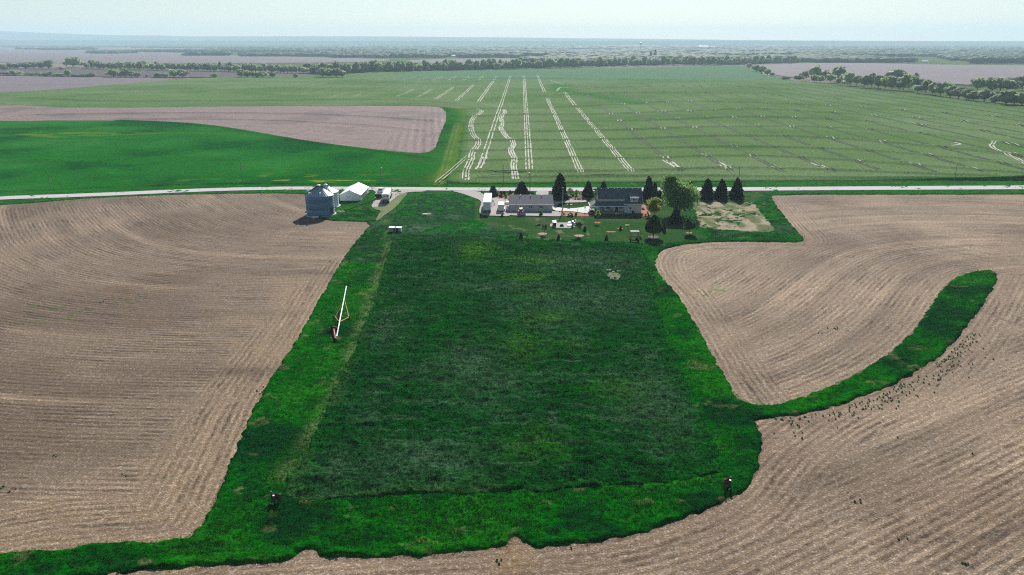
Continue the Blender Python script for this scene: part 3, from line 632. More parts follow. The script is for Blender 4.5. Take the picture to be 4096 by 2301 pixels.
# white wheel tracks through the wheat
def wheat_top(X, Y): return wheat_z(X, Y, None) + .05
def track(line, offs, w, mat, mb, keep=lambda y, x: True, jit=.22):
    L = smooth_poly(line, 1, False); seg = np.linalg.norm(np.diff(L, axis=0), axis=1); T = np.concatenate([[0], np.cumsum(seg)])
    n = int(T[-1] / 3.5) + 2; t = np.linspace(0, T[-1], n); x = np.interp(t, T, L[:, 0]); y = np.interp(t, T, L[:, 1])
    dx = np.gradient(x); dy = np.gradient(y); l = np.hypot(dx, dy) + 1e-9; nx, ny = dy / l, -dx / l
    for o in offs:
        wv = w * (1 + rng.uniform(-jit * 2, jit * 2, n)); c = o + rng.normal(0, .08, n)
        ax, ay = x + nx * (c - wv / 2), y + ny * (c - wv / 2); bx, by = x + nx * (c + wv / 2), y + ny * (c + wv / 2)
        za, zb = wheat_top(ax, ay), wheat_top(bx, by); zc = np.maximum(za, zb) + .03
        vs = [(ax[i], ay[i], zc[i]) for i in range(n)] + [(bx[i], by[i], zc[i]) for i in range(n)]
        fs = [(i, i + 1, n + i + 1, n + i) for i in range(n - 1) if keep(y[i], x[i]) and rng.uniform() > .07]
        mb.add(vs, fs)
def c7(*p): return np.array([[*map(float, at(1400 + x / 1.84, 250 + y / 1.84, .7))] for x, y in p])
wt = MB(); rt = MB()
track(c7((930, 345), (975, 352), (960, 378), (915, 402), (895, 430), (888, 480), (900, 530), (940, 570), (948, 600), (918, 640), (892, 685), (898, 712), (872, 760), (855, 800), (850, 868)), (-1.35, 0, 1.35), .62, None, wt)
track(c7((1135, 348), (1142, 378), (1108, 405), (1122, 458), (1106, 490), (1140, 540), (1215, 595), (1180, 640), (1190, 675), (1213, 710), (1203, 760), (1210, 800), (1220, 862)), (-1.2, 0, 1.2), .8, None, wt)
track(c7((990, 700), (960, 755), (935, 792)), (-1.1, .6), .9, None, wt); track(c7((640, 885), (720, 820), (800, 750), (870, 690)), (-.8, .8), .35, None, wt)
track(c7((925, 875), (930, 850), (1000, 830), (1150, 822), (1300, 812)), (0,), .4, None, rt); track(c7((1000, 800), (1150, 812), (1290, 806)), (0, 1.8), .4, None, rt); track(c7((1685, 822), (1760, 838), (1950, 838), (2020, 820)), (0, 1.8), .45, None, rt)
track(c7((975, 350), (900, 330), (800, 318), (500, 300), (0, 300), (-700, 300)), (0, 1.8), .5, None, rt); track(c7((1090, 330), (1000, 308), (960, 305)), (0, 1.8), .5, None, wt)
track(c7((2300, 715), (2340, 740), (2430, 793)), (-.8, .8), .7, None, wt)
track(c7((1610, 185), (1545, 180), (1520, 210)), (-.8, .8), .8, None, wt); track(c7((1580, 165), (1560, 160), (1480, 130)), (-.8,), .8, None, wt)
track(c7((1310, 212), (1350, 235), (1600, 265), (1900, 300), (2200, 296), (2600, 280)), (0, 1.9), .45, None, rt)
def tram(k, y0, y1, offs, w, mb, keep=lambda y, x: True):
    ys = np.linspace(y0, y1, 40); track(np.stack([8 + 23 * k + .0126 * (ys - 345), ys], 1), offs, w, None, mb, keep)
tram(0, 346, 1330, (-1.5, 0, 1.5), .6, wt); tram(-1, 356, 1335, (-1.1, 1.1), .7, wt)
tram(1, 336, 800, (-1.3, 0, 1.3), .6, wt); tram(1, 905, 1340, (-1.2, 1.2), .8, wt)
tram(2, 338, 690, (-1.3, 0, 1.3), .55, wt); tram(2, 715, 900, (-1.2, 1.2), .9, wt)
for k in range(-2, -14, -1):
    st = {-2: 760, -3: 770, -4: 790}.get(k, 830); w = {-2: .95, -3: .75, -4: .75, -5: .6}.get(k, .42 if k % 2 else .55)
    e = {-2: 1150, -3: 1050, -4: 1000}.get(k, 960 if k > -7 else 900)
    tram(k, st, e, (-1.2, 1.2), w, wt, (lambda y, x, k=k: True) if k > -7 else (lambda y, x, k=k: vnoise(np.array([y / 60.]), np.array([float(k)]), 2)[0] > .5))
    tram(k, e, 1150, (-1.1, 1.1), .3, rt); tram(k, 1180, 1320, (-1.2, 1.2), .6 if k > -7 else .35, wt)
for k in range(3, 34):
    y0 = 340 + max(0, (k - 22)) * 6; tram(k, y0, 1080, (-1.0, 1.0), 1.0, rt)
    def near_ridge(y, x, k=k):
        P = np.array([[x, y]]); return any(line_dist(P, r)[0] < 3.5 + .003 * y for r in RID[:8]) and h2(np.int64(y // 25), np.int64(k), 4) > .12
    tram(k, y0, 820, (-1.2, 1.2), .9, wt, near_ridge)
    if k in (3, 4, 6): tram(k, y0 + 5, y0 + 28, (-1.1, 1.1), .9, wt)
track([[*map(float, D(u, v))] for u, v in ((2400, 362), (2420, 366), (2395, 370))], (0,), 1.2, None, wt); track([[*map(float, D(u, v))] for u, v in ((2500, 362), (2490, 372), (2530, 392), (2560, 402), (2590, 420))], (-.8, .8), .8, None, wt)
track([[*map(float, D(u, v))] for u, v in ((1915, 178), (1925, 186), (1940, 194))], (-3, 3), 1.5, None, wt)
struct(wt.build('wheel_track', M['pale_soil']), 'bare white wheel tracks running through the wheat', 'track')
struct(rt.build('wheel_rut', M['rut_shade_soil']), 'thin wheel ruts crossing the wheat, coloured dark for groove shade', 'track')
# ------------------------------------------------------------------ trees
def cards(C, size, up=.0, r=None, asp=1.0):
    """random little quads at centres C"""
    n = len(C); size = np.broadcast_to(size, n)
    a = r.normal(size=(n, 3)); a /= np.linalg.norm(a, axis=1)[:, None]; a[:, 2] *= (1 - up); a /= np.linalg.norm(a, axis=1)[:, None]
    b = np.cross(a, r.normal(size=(n, 3))); b /= np.linalg.norm(b, axis=1)[:, None]
    a = a * (size / 2 * asp)[:, None]; b = b * (size / 2)[:, None]
    V = np.stack([C - a - b, C + a - b, C + a * .8 + b, C - a * .8 + b], 1).reshape(-1, 3)
    return V, np.arange(4 * n).reshape(n, 4)
def crown_pts(n, k, W, z0, z1, r, flat=.5, shell=.5):
    """clumpy crown: k clumps inside an ellipsoid, n leaf points in the clumps"""
    c = r.normal(size=(k, 3)); c /= np.linalg.norm(c, axis=1)[:, None]; rad = r.uniform(.35, .82, k) ** .8
    H = (z1 - z0) / 2; cc = c * rad[:, None] * [W / 2, W / 2, H] ; cc[:, 2] += (z0 + z1) / 2
    cr = r.uniform(.18, .34, k) * min(W, 2 * H)
    i = r.integers(0, k, n); p = r.normal(size=(n, 3)); p /= np.linalg.norm(p, axis=1)[:, None]
    return cc[i] + p * (cr[i] * r.uniform(shell, 1.0, n))[:, None] * [1, 1, .75]
def mesh_only(V, F, mat, name):
    o = np_mesh(name, V, F, mat); me = o.data; bpy.data.objects.remove(o); return me
def trunk_mb(H, r0, limbs, seed, spread=.35, start=.3):
    rr = random.Random(seed); mb = MB(); mb.tube((0, 0, -.3), (0, 0, H * .5), r0, r0 * .6, 7); mb.tube((0, 0, H * .5), (rr.uniform(-.1, .1) * H * .3, 0, H * .85), r0 * .6, r0 * .15, 6)
    for k in range(limbs):
        t = rr.uniform(start, .6); a = rr.uniform(0, 6.28); L = H * rr.uniform(spread * .7, spread)
        mb.tube((0, 0, H * t), (L * math.cos(a), L * math.sin(a), H * t + L * rr.uniform(.6, 1.1)), r0 * .4, r0 * .08, 5)
    return mb
def conifer_pts(H, Rr, n, r, whorls=14, base=.03, power=.8):
    t = 1 - np.sqrt(r.uniform(0, 1, n)); t = base + t * (1 - base); a = r.uniform(0, 2 * np.pi, n)
    wv = .5 + .5 * np.cos(t * whorls * 2 * np.pi + 1.5 * np.sin(a * 3)); lump = .88 + .2 * np.sin(a * 5 + t * 9) * np.sin(a * 2 + t * 17)
    rad = Rr * (1 - t) ** power * lump * (.72 + .28 * wv) * r.uniform(.5, 1.06, n) ** .45
    rad *= np.where(t < .12, .75 + t * 2, 1)
    return np.stack([rad * np.cos(a), rad * np.sin(a), t * H - rad * .12], 1)
def place(x, y, z=.12): X, Y = at(x, y, z); return (float(X), float(Y), z)
def conifer(x, y, hpx, wpx, label, mat='spruce', n=3600, seed=1, power=.8, name='spruce_tree', cat='conifer', group=None, whorls=14, cs=.055, base=.03):
    loc = place(x, y); zc = math.hypot(loc[1], CAM_H); H = hpx * zc / FPX / .975; W = wpx * zc / FPX * 1.16
    t = thing(name, label, cat, loc, 0, group); r = np.random.default_rng(seed)
    V, F = cards(conifer_pts(H, W / 2, n, r, whorls, base, power), H * cs * r.uniform(.6, 1.3, n), .3, r, 1.6)
    core = MB().lathe([(W * .30, H * (base + .02)), (W * .32, H * .2), (W * .18, H * .5), (.02, H * .93)], 9)
    V = np.vstack([V, np.array(core.v)]); F = np.vstack([F, np.array(core.f) + len(V) - len(core.v)])
    np_mesh('crown', V, F, M[mat], t); MB().tube((0, 0, -.2), (0, 0, H * .5), W * .035 + .03, .03, 7).build('trunk', M['bark'], t); return t
def broad(x, y, hpx, wpx, label, mat='leaf', n=6000, k=26, z0=.25, seed=1, name='broadleaf_tree', cat='tree', group=None, leaf=.3, shell=.55, limbs=7, r0=None, loc=None):
    loc = loc or place(x, y); zc = math.hypot(loc[1], CAM_H); H = hpx * zc / FPX / .975; W = wpx * zc / FPX
    t = thing(name, label, cat, loc, 0, group); r = np.random.default_rng(seed)
    V, F = cards(crown_pts(n, k, W * .86, H * z0, H * .97, r, shell=shell), leaf * r.uniform(.6, 1.4, n), 0, r)
    np_mesh('crown', V, F, M[mat], t); trunk_mb(H, r0 or H * .022, limbs, seed, .3, max(.15, z0 * .8)).build('trunk', M['bark'], t); return t
G_SP = 'spruces along the road side of the yard'
for i, (x, y, h, w, l) in enumerate([(1972, 785, 41, 40, 'small blue green spruce behind the long white trailer'), (2087.5, 786, 60, 66, 'broad dark spruce behind the left part of the garage roof'), (2239, 800, 104, 68, 'tallest dark spruce at the right end of the garage'),
        (2352, 787, 60, 48, 'dark spruce just left of the farmhouse'), (2413, 779, 54, 35, 'brownish conifer poking up behind the house roof'), (2592, 794, 87, 46, 'tall dark spruce at the right end of the house roof'),
        (2617, 801, 70, 24, 'narrow columnar evergreen right of the tall spruce by the house'), (2637, 809, 47, 32, 'lower dark evergreen between the columnar one and the big shade tree'), (2762, 777, 50, 42, 'small dark spruce half hidden behind the big shade tree'),
        (2826, 795, 80, 58, 'leftmost of the three equal spruces above the garden plot'), (2883, 795, 77, 55, 'middle of the three equal spruces above the garden plot'), (2945, 795, 81, 57, 'rightmost of the three equal spruces above the garden plot'),
        (2701, 894, 64, 50, 'black green spruce standing in front of the big shade tree')]):
    conifer(x, y, h, w, l, {0: 'bluespruce', 4: 'spruce_brown'}.get(i, 'spruce'), 900 if i == 0 else 3600, 10 + i, {0: .55, 6: .45, 7: .6, 1: .6, 8: .65}.get(i, .58), group=G_SP, whorls=9 if i == 0 else 14, cs=.11 if i == 0 else .055)
G_EV = 'small evergreens dotted over the lawn'
for i, (x, y, h, w, l) in enumerate([(2084.5, 954, 24, 16, 'leftmost small cone shaped evergreen at the meadow edge'), (2234, 960, 22, 14, 'small pointed evergreen at the meadow edge below the white cabinets'), (2426, 961, 21, 14, 'small evergreen alone on the lawn left of the arbor swing'),
        (2482, 921, 16, 12, 'stubby round evergreen on its mulch ring in front of the porch'), (2339.6, 924, 20, 13, 'small evergreen right beside the larger pale sapling'), (2656, 928, 28, 15, 'small evergreen hiding behind the round clipped tree')]):
    conifer(x, y, h, w, l, 'spruce', 700, 40 + i, .55, 'small_evergreen', 'evergreen', G_EV, 6, .10)
# big double crowned shade tree and the rest of the yard trees
bt = broad(2718, 862, 140, 142, 'big light green shade tree with a wide crown right of the house', 'leaf', 15000, 70, .16, 3, leaf=.34, limbs=10)
rr = np.random.default_rng(9); V, F = cards(crown_pts(4200, 26, 6.0, 7.5, 13.6, rr), .34 * rr.uniform(.6, 1.4, 4200), 0, rr); V += [-3.0, 2.6, 0]; np_mesh('crown', V, F, M['leaf'], bt)
broad(2616, 864, 78, 66, 'yellow green tree at the right end of the house', 'leaf_yellow', 5200, 34, .14, 5, leaf=.24, limbs=8)
def round_tree():
    loc = place(2613, 951); t = thing('clipped_tree', 'dense dark egg shaped tree on a thin trunk in a stone ring', 'tree', loc); zc = math.hypot(loc[1], CAM_H); s = zc / FPX
    H = 92 * s; W = 70 * s; z0 = 21 * s; r = np.random.default_rng(12); n = 6500
    u = r.uniform(0, 1, n); a = r.uniform(0, 6.283, n); prof = np.interp(u, [0, .06, .2, .4, .65, .85, 1], [.35, .8, 1, .93, .68, .42, .08]) * W / 2
    rad = prof * (1 + .07 * np.sin(a * 5 + u * 11)) * r.uniform(.72, 1.04, n) ** .5
    V, F = cards(np.stack([rad * np.cos(a), rad * np.sin(a), z0 + u * (H - z0)], 1), .3 * r.uniform(.6, 1.3, n), 0, r)
    core = MB().lathe([(W * .2, z0 + .3), (W * .38, z0 + 1), (W * .34, z0 + (H - z0) * .45), (.05, H * .93)], 10)
    V = np.vstack([V, np.array(core.v)]); F = np.vstack([F, np.array(core.f) + len(V) - len(core.v)])
    np_mesh('crown', V, F, M['leaf_dark'], t); MB().tube((0, 0, -.1), (0, 0, z0 + .5), .14, .11).build('trunk', M['bark'], t)
    g = thing('stone_ring', 'round ring of pale stones filled with mulch under the egg shaped tree', 'planter', loc)
    for k in range(22):
        a = k / 22 * 6.283; MB().blob((1.55 * math.cos(a), 1.55 * math.sin(a), .16), (.24, .2, .2), 8, 5, .15, k).build('stone', M['stone'], g)
    MB().lathe([(0, .12), (1.4, .12), (1.4, 0)], 20).build('mulch', M['mulch'], g)
round_tree()
broad(2756, 935, 70, 60, 'open crowned small tree over orange mulch left of the garden plot', 'leaf_dark', 1500, 22, .22, 21, leaf=.3, limbs=8, shell=.3)
G_SAP = 'young staked trees on the lawn'
for i, (x, y, h, w, m, z, nn, l) in enumerate([(2160, 888, 52, 25, 'leaf_pale', .38, 900, 'pale sapling with a bent trunk in front of the garage windows'), (2177, 938, 46, 27, 'leaf_pale', .30, 700, 'thin sapling on bare soil below the garage'),
        (2389.5, 891, 53, 24, 'leaf', .34, 900, 'fresh green sapling in front of the porch'), (2315, 943, 67, 44, 'leaf_pale', .30, 1800, 'largest pale green sapling beside the blue barrel'), (2010, 866, 14, 20, 'leaf_pale', .1, 260, 'tiny pale bush at the gravel edge under the small white trailer'),
        (2444, 929, 12, 12, 'leaf_pale', .5, 60, 'spindly seedling on the thin mulch strip'), (2509, 903, 15, 6, 'leaf_pale', .6, 40, 'thin seedling in a bare ring right of the porch')]):
    broad(x, y, h, w, l, m, nn, 14, z, 60 + i, 'sapling', 'sapling', G_SAP, .2, .2, 5, .05)
# the small ornamental trees and shrubs of the beds
def shrub(x, y, w, h, label, mat, seed, group):
    loc = place(x, y, .16); r = np.random.default_rng(seed); n = 220
    t = thing('shrub', label, 'shrub', loc, 0, group); V, F = cards(crown_pts(n, 9, w, .05, h, r), .22 * r.uniform(.5, 1.3, n) * (w + .6) / 1.8, 0, r); np_mesh('foliage', V, F, M[mat], t)
    mb = MB(); [mb.tube((0, 0, -.05), (.2 * w * math.cos(a), .2 * w * math.sin(a), h * .6), .025, .01, 5) for a in (0, 1.3, 2.6, 3.9, 5.2)]; mb.build('stem', M['bark'], t)
GB = 'shrubs in the mulch bed behind the garage'; GC = 'low shrubs in the bed along the curved drive'; GD = 'plants in the bed between garage and porch'; GE = 'plants round the house'
S2 = lambda x, y: c2((x, y))[0]; S3 = lambda x, y: c3((x, y))[0]
for i, (p, w, h, l, m, g) in enumerate([(S2(775, 500), 1.6, 1.5, 'red leaved shrub in the bed behind the garage, left one', 'leaf_red', GB), (S2(765, 560), 1.7, 1.6, 'darker red shrub nearer the garage than the other red one', 'leaf_red', GB), (S2(833, 520), 1.5, 2.0, 'upright dark shrub right of the red leaved shrubs', 'spruce', GB),
        (S2(862, 575), 1.2, 1.5, 'dark shrub at the near edge of the bed behind the garage', 'leaf_dark', GB), (S2(942, 500), 1.5, 1.9, 'rounded dark shrub left of the broad spruce', 'spruce', GB), (S2(985, 490), .8, 1.2, 'small dark shrub touching the broad spruce', 'spruce', GB), (S2(693, 527), 1.1, .9, 'low dark shrub at the left end of the mulch bed', 'spruce', GB),
        (S2(1385, 500), 2.0, 1.2, 'dark low shrub right of the broad spruce by the pole', 'leaf_dark', GB), (S2(2062, 560), 2.0, 1.0, 'left rounded green shrub below the tallest spruce', 'leaf', GC), (S2(2108, 575), 1.3, 1.0, 'dark clipped shrub beside the rounded green one', 'leaf_dark', GC), (S2(2200, 530), 1.8, 1.1, 'dark mound under the pink flowering tree', 'leaf_dark', GC),
        (S2(2275, 520), 2.0, 2.4, 'tall pointed green shrub in the middle of the bed', 'leaf', GC), (S2(2248, 605), .9, .7, 'tiny dark shrub by the curved drive', 'leaf_dark', GC), (S2(2320, 600), 1.8, .8, 'pale leafy mound by the curved drive', 'leaf_pale', GC), (S2(2398, 600), 1.7, 1.1, 'round dark green shrub nearest the house on the drive', 'leaf_dark', GC),
        (S2(2150, 920), 2.2, 1.4, 'leafy green plant in the middle of the red mulch bed', 'leaf', GD), (S2(2185, 935), 1.2, 1.0, 'dark mound at the lower edge of the red mulch bed', 'leaf_dark', GD), (S2(2270, 910), 1.2, 1.1, 'green plant left of the red post in the mulch bed', 'leaf', GD), (S2(1940, 850), .6, .5, 'tiny plant beside the tall yard pole', 'leaf_dark', GD), (S2(2025, 895), .8, .6, 'small yellow green plant in the red mulch bed', 'leaf_yellow', GD),
        (S3(530, 790), 1.8, 1.5, 'purplish shrub at the left corner of the porch', 'leaf_red', GE), (S3(1275, 800), .9, 1.3, 'dark pointed shrub against the house wall', 'spruce', GE), (S3(1440, 825), 1.0, .9, 'dark shrub at the right corner of the house', 'leaf_dark', GE), (S3(1455, 720), 1.6, .7, 'straggly pale plants beside the right house wall', 'leaf_pale', GE),
        (S3(485, 645), 1.4, .6, 'low pale plant where the walk meets the porch', 'leaf_pale', GE), (S3(1360, 1300), 1.6, 1.4, 'dark shrub at the right foot of the arbor swing', 'leaf_dark', GE), (S3(1225, 1240), .9, .9, 'pale shrub at the left side of the arbor swing', 'leaf_pale', GE), (S3(1395, 1240), 2.0, 1.1, 'silvery shrub right of the arbor swing', 'leaf_pale', GE)]):
    shrub(p[0], p[1], w, h, l, M and m, 200 + i, g)
broad(*S2(2150, 520), 30, 30, 'small yellow topped tree beside the tallest spruce, nearest the road', 'leaf_yellow', 500, 12, .4, 71, 'ornamental_tree', 'tree', None, .28, .3, 5, .07)
broad(*S3(600, 420), 22, 24, 'small yellow tree left of the house roof', 'leaf_yellow', 400, 10, .3, 73, 'ornamental_tree', 'tree', None, .28, .3, 5, .07)

# ------------------------------------------------------------------ grain bins
def grain_bin(cx_, yb, Rr, Hh, rise, label, wall, roofm, ribs, door=True):
    X, Y = at(cx_, yb); t = thing('grain_bin', label, 'grain bin', (float(X), float(Y), .05))
    MB().lathe([(Rr, .25), (Rr, Hh)], 64).build('wall', wall, t, smooth=True)
    mb = MB(); [mb.lathe([(Rr + .002, z), (Rr + .035, z + .03), (Rr + .002, z + .06)], 64) for z in np.arange(1.1, Hh - .2, .82)]; mb.build('wall_seam', M['steel'], t)
    roof = MB().lathe([(Rr + .12, Hh - .04), (Rr + .12, Hh), (.62, Hh + rise)], 64).build('roof', roofm, t)
    for k in range(ribs):
        a = k / ribs * 6.2832; p = Vector((math.cos(a), math.sin(a), 0)); MB().tube(p * (Rr + .12) + Vector((0, 0, Hh + .04)), p * .62 + Vector((0, 0, Hh + rise + .04)), .045, .04, 4).build('rib', M['dark'] if ribs > 30 else M['steel'], roof)
    MB().lathe([(.66, Hh + rise - .06), (.66, Hh + rise + .22), (.3, Hh + rise + .42), (0, Hh + rise + .45)], 20).build('roof_cap', M['white'], t)
    MB().lathe([(0, .27), (Rr + .5, .27), (Rr + .5, -.1)], 48).build('pad', M['concrete'], t)
    return t
gb = grain_bin(1283.5, 858.5, 4.78, 6.95, 3.05, 'large blue grey grain bin with a ribbed cone roof, nearest the camera', M['galv'], M['binroof'], 36)
for a, s in ((-1.25, 1), (2.9, 1), (-2.2, .8)):
    p = Vector((math.cos(a), math.sin(a), 0)); v = MB(); v.tube(p * 3.9 + Vector((0, 0, 7.4)), p * 3.9 + Vector((0, 0, 8.25)), .24, .24, 10); v.tube(p * 3.9 + Vector((0, 0, 8.2)), p * 4.5 + Vector((0, 0, 8.1)), .24, .28, 10); v.build('roof_vent', M['white'], gb)
a = -.42; p = Vector((math.cos(a), math.sin(a), 0)); q = Vector((-p.y, p.x, 0)); d_ = MB()
Mx = Matrix.Translation(p * 4.83 + Vector((0, 0, .9))) @ Matrix.Rotation(a, 4, 'Z'); d_.box(0, .08, -.45, .45, 0, 1.9, Mx).build('door', M['dark'], gb)
ld = MB(); Mx = Matrix.Translation(p * 4.9 + q * .9) @ Matrix.Rotation(a, 4, 'Z'); ld.box(0, .05, -.2, -.15, .6, 7, Mx).box(0, .05, .15, .2, .6, 7, Mx); [ld.box(0, .05, -.15, .15, z, z + .04, Mx) for z in np.arange(.8, 7, .35)]; ld.build('ladder', M['steel'], gb)
bl = MB().tube((-1.0, -5.9, .35), (.6, -5.6, .35), .3, .3, 10).box(-1.4, -.6, -6.2, -5.4, 0, .75); bl.build('aeration_fan', M['offwhite'], gb)
grain_bin(1309, 826.5, 4.25, 5.6, 2.2, 'smaller bright silver grain bin behind the large one', M['galv2'], M['binroof2'], 28)

# ------------------------------------------------------------------ white gabled shed
def shed():
    X0, Y0 = map(float, at(1361, 805.7)); X1 = float(at(1443.6, 805.7)[0]); W = X1 - X0; L = 16.3; t = thing('shed', 'white metal gabled shed beside the grain bins', 'shed', (X0, Y0, .05)); e, rdg = 2.35, 4.05
    MB().prism([(0, 0), (W, 0), (W, e), (W / 2, rdg), (0, e)], 1, 0, L).build('wall', M['sheet'], t)
    def slab(xa, xb, za, zb): return MB().add([(xa, -.2, za), (xb, -.2, zb), (xb, L + .2, zb), (xa, L + .2, za), (xa, -.2, za - .08), (xb, -.2, zb - .08), (xb, L + .2, zb - .08), (xa, L + .2, za - .08)], [(0, 1, 2, 3), (4, 7, 6, 5), (0, 4, 5, 1), (1, 5, 6, 2), (2, 6, 7, 3), (3, 7, 4, 0)])
    sl_ = (rdg - e) / (W / 2)
    slab(-.25, W / 2, e - .25 * sl_ + .12, rdg + .12).build('roof', M['white'], t); slab(W / 2, W + .25, rdg + .12, e - .25 * sl_ + .12).build('roof', M['white'], t)
    MB().box(W / 2 - .15, W / 2 + .15, -.2, L + .2, rdg + .10, rdg + .17).build('ridge_cap', M['white'], t)
    for a_, b_ in ((2.0, 5.6), (6.0, 9.6), (9.9, 11.6)): MB().box(W + .01, W + .09, a_, b_, .1, 2.1).build('sliding_door', M['steel'], t)
    MB().box(W + .01, W + .12, 1.7, 11.8, 2.12, 2.22).build('door_rail', M['dark'], t)
    for x in (0, W): MB().box(x - .06, x + .06, -.07, -.01, 0, e).build('corner_trim', M['white'], t)
shed()

# ------------------------------------------------------------------ trucks
def wheel_part(t, x, y, r=.5, w=.28, rim=True, z=None):
    z = r if z is None else z; o = MB().wheel((x, y, z), r, w).build('wheel', M['black'], t)
    if rim: MB().wheel((x, y, z), r * .55, w + .03, n=12).build('rim', M['steel'], o)
X, Y = map(float, at(1524.5, 775)); t = thing('pickup_truck', 'white pickup truck parked beside the grain truck, seen from behind', 'pickup', (X, Y, .38), R(-3))
MB().prism([(-2.9, .55), (-2.9, 1.12), (-1.0, 1.15), (1.0, 1.15), (2.5, 1.08), (2.75, .95), (2.8, .5), (-2.9, .45)], 0, -.98, .98).build('body', M['white'], t, .04)
MB().add([(-.93, -.95, 1.15), (.93, -.95, 1.15), (.93, 1.25, 1.15), (-.93, 1.25, 1.15), (-.72, -.75, 1.85), (.72, -.75, 1.85), (.72, .55, 1.88), (-.72, .55, 1.88)], [(0, 1, 5, 4), (1, 2, 6, 5), (2, 3, 7, 6), (3, 0, 4, 7), (4, 5, 6, 7)]).build('cab', M['white'], t, .03)
MB().add([(-.74, -.93, 1.3), (.74, -.93, 1.3), (.64, -.80, 1.74), (-.64, -.80, 1.74)], [(0, 1, 2, 3)]).build('rear_window', M['glass'], t)
MB().add([(-.74, 1.22, 1.25), (.74, 1.22, 1.25), (.64, .66, 1.80), (-.64, .66, 1.80)], [(0, 1, 2, 3)]).build('windscreen', M['glass'], t)
for s in (-1, 1): MB().add([(s * .92, -.7, 1.25), (s * .92, .95, 1.25), (s * .78, .5, 1.75), (s * .78, -.6, 1.75)], [(0, 1, 2, 3)]).build('side_window', M['glass'], t); MB().box(s * 1.02, s * 1.28, .75, .85, 1.15, 1.45).build('mirror', M['black'], t); MB().box(s * .75, s * .97, -2.94, -2.9, .85, 1.08).build('tail_light', M['redpaint'], t)
b_ = MB(); b_.box(-.98, -.88, -2.85, -1.0, 1.12, 1.36).box(.88, .98, -2.85, -1.0, 1.12, 1.36).box(-.88, .88, -2.9, -2.82, 1.0, 1.36); b_.build('bed_side', M['white'], t); MB().box(-.87, .87, -2.8, -1.05, 1.12, 1.16).build('bed_floor', M['black'], t)
for x in (-.9, .9):
    for y in (-1.9, 1.85): wheel_part(t, x, y, .4, .26)
X, Y = map(float, at(1515.5, 798)); t = thing('dump_trailer', 'white rimmed open trailer with a dark interior hitched behind the pickup', 'trailer', (X, Y + 2.2, .38), R(-3))
b_ = MB(); b_.box(-1.25, -1.17, -2.2, 2.2, .75, 1.75).box(1.17, 1.25, -2.2, 2.2, .75, 1.75).box(-1.17, 1.17, 2.12, 2.2, .75, 1.75); b_.build('side_panel', M['white'], t)
MB().box(-1.17, 1.17, -2.2, 2.12, .7, .78).build('bed_floor', M['black'], t); MB().box(-1.22, 1.22, -2.28, -2.2, .45, 1.6).build('tailgate', M['black'], t); MB().box(-1.3, 1.3, -2.32, -2.15, 1.66, 1.78).build('top_rail', M['white'], t)
MB().tube((0, 2.2, .6), (0, 3.9, .55), .06).box(-1.0, 1.0, -2.2, 2.2, .5, .68).build('tongue', M['dark'], t)
for s in (-1, 1):
    for y in (-.55, .55): wheel_part(t, s * 1.05, y, .38, .24)
X, Y = map(float, at(1542, 819.5)); t = thing('grain_trailer', 'white grain hopper trailer under a pale tarp, parked in the gravel yard', 'trailer', (X, Y + .6, .38), R(4)); L = 11.5
MB().add([(-1.28, 0, 1.5), (1.28, 0, 1.5), (1.28, 0, 3.2), (-1.28, 0, 3.2), (-1.28, L, 1.5), (1.28, L, 1.5), (1.28, L, 3.2), (-1.28, L, 3.2)], [(0, 1, 2, 3), (4, 7, 6, 5), (1, 5, 6, 2), (0, 3, 7, 4)]).build('side_panel', M['white'], t)
b_ = MB()
for y0 in (1.2, 5.6): b_.add([(-1.2, y0, 1.5), (1.2, y0, 1.5), (1.2, y0 + 4.2, 1.5), (-1.2, y0 + 4.2, 1.5), (-.4, y0 + 1.7, .65), (.4, y0 + 1.7, .65), (.4, y0 + 2.5, .65), (-.4, y0 + 2.5, .65)], [(0, 1, 5, 4), (1, 2, 6, 5), (2, 3, 7, 6), (3, 0, 4, 7), (4, 5, 6, 7)])
b_.build('hopper', M['white'], t); prof = [(-1.34, 3.15), (-1.25, 3.34), (-.7, 3.47), (0, 3.52), (.7, 3.47), (1.25, 3.34), (1.34, 3.15)]
MB().prism(prof, 1, -.06, L + .05).build('tarp', M['tarp'], t); b_ = MB(); [b_.box(-1.24, 1.24, -.05, -.01, z, z + .05) for z in (1.9, 2.3, 2.7, 3.1)]; [b_.box(x, x + .06, -.06, -.01, 1.5, 3.2) for x in (-1.26, -.4, .35, 1.2)]; b_.build('rear_rib', M['offwhite'], t)
MB().box(-1.25, 1.25, -.5, .1, .98, 1.12).build('bumper', M['steel'], t); MB().box(-.45, .45, -.12, -.02, 1.1, 1.55).build('rear_box', M['dark'], t)
for s in (-1, 1): MB().box(s * .7 - .3, s * .7 + .3, -.42, -.40, .35, .98).build('mud_flap', M['black'], t); MB().box(s * 1.1 - .08, s * 1.1 + .08, -.53, -.5, 1.0, 1.1).build('tail_light', M['redpaint'], t)
for s in (-1, 1):
    for y in (.6, 1.85): wheel_part(t, s * .98, y, .52, .5)
b_ = MB(); [b_.tube((s * .6, L - 3, .1), (s * .6, L - 3, 1.5), .07) for s in (-1, 1)]; b_.build('landing_leg', M['dark'], t)
th = R(4); bx, by = X - math.sin(th) * (L + .8), Y + .6 + math.cos(th) * (L + .8); tt = thing('semi_truck', 'navy blue semi truck cab in front of the white grain trailer', 'truck', (bx, by, .38), th)
MB().box(-1.2, 1.2, 0, 2.2, .9, 3.15).build('cab', M['bluecab'], tt, .08); MB().box(-1.2, 1.2, -.02, .35, 3.1, 3.42).build('roof_fairing', M['white'], tt, .05); MB().prism([(2.2, .7), (2.2, 1.95), (4.1, 1.7), (4.3, 1.5), (4.3, .6)], 0, -.85, .85).build('hood', M['bluecab'], tt, .05)
MB().box(-1.0, 1.0, 2.19, 2.24, 1.95, 2.75).build('windscreen', M['glass'], tt)
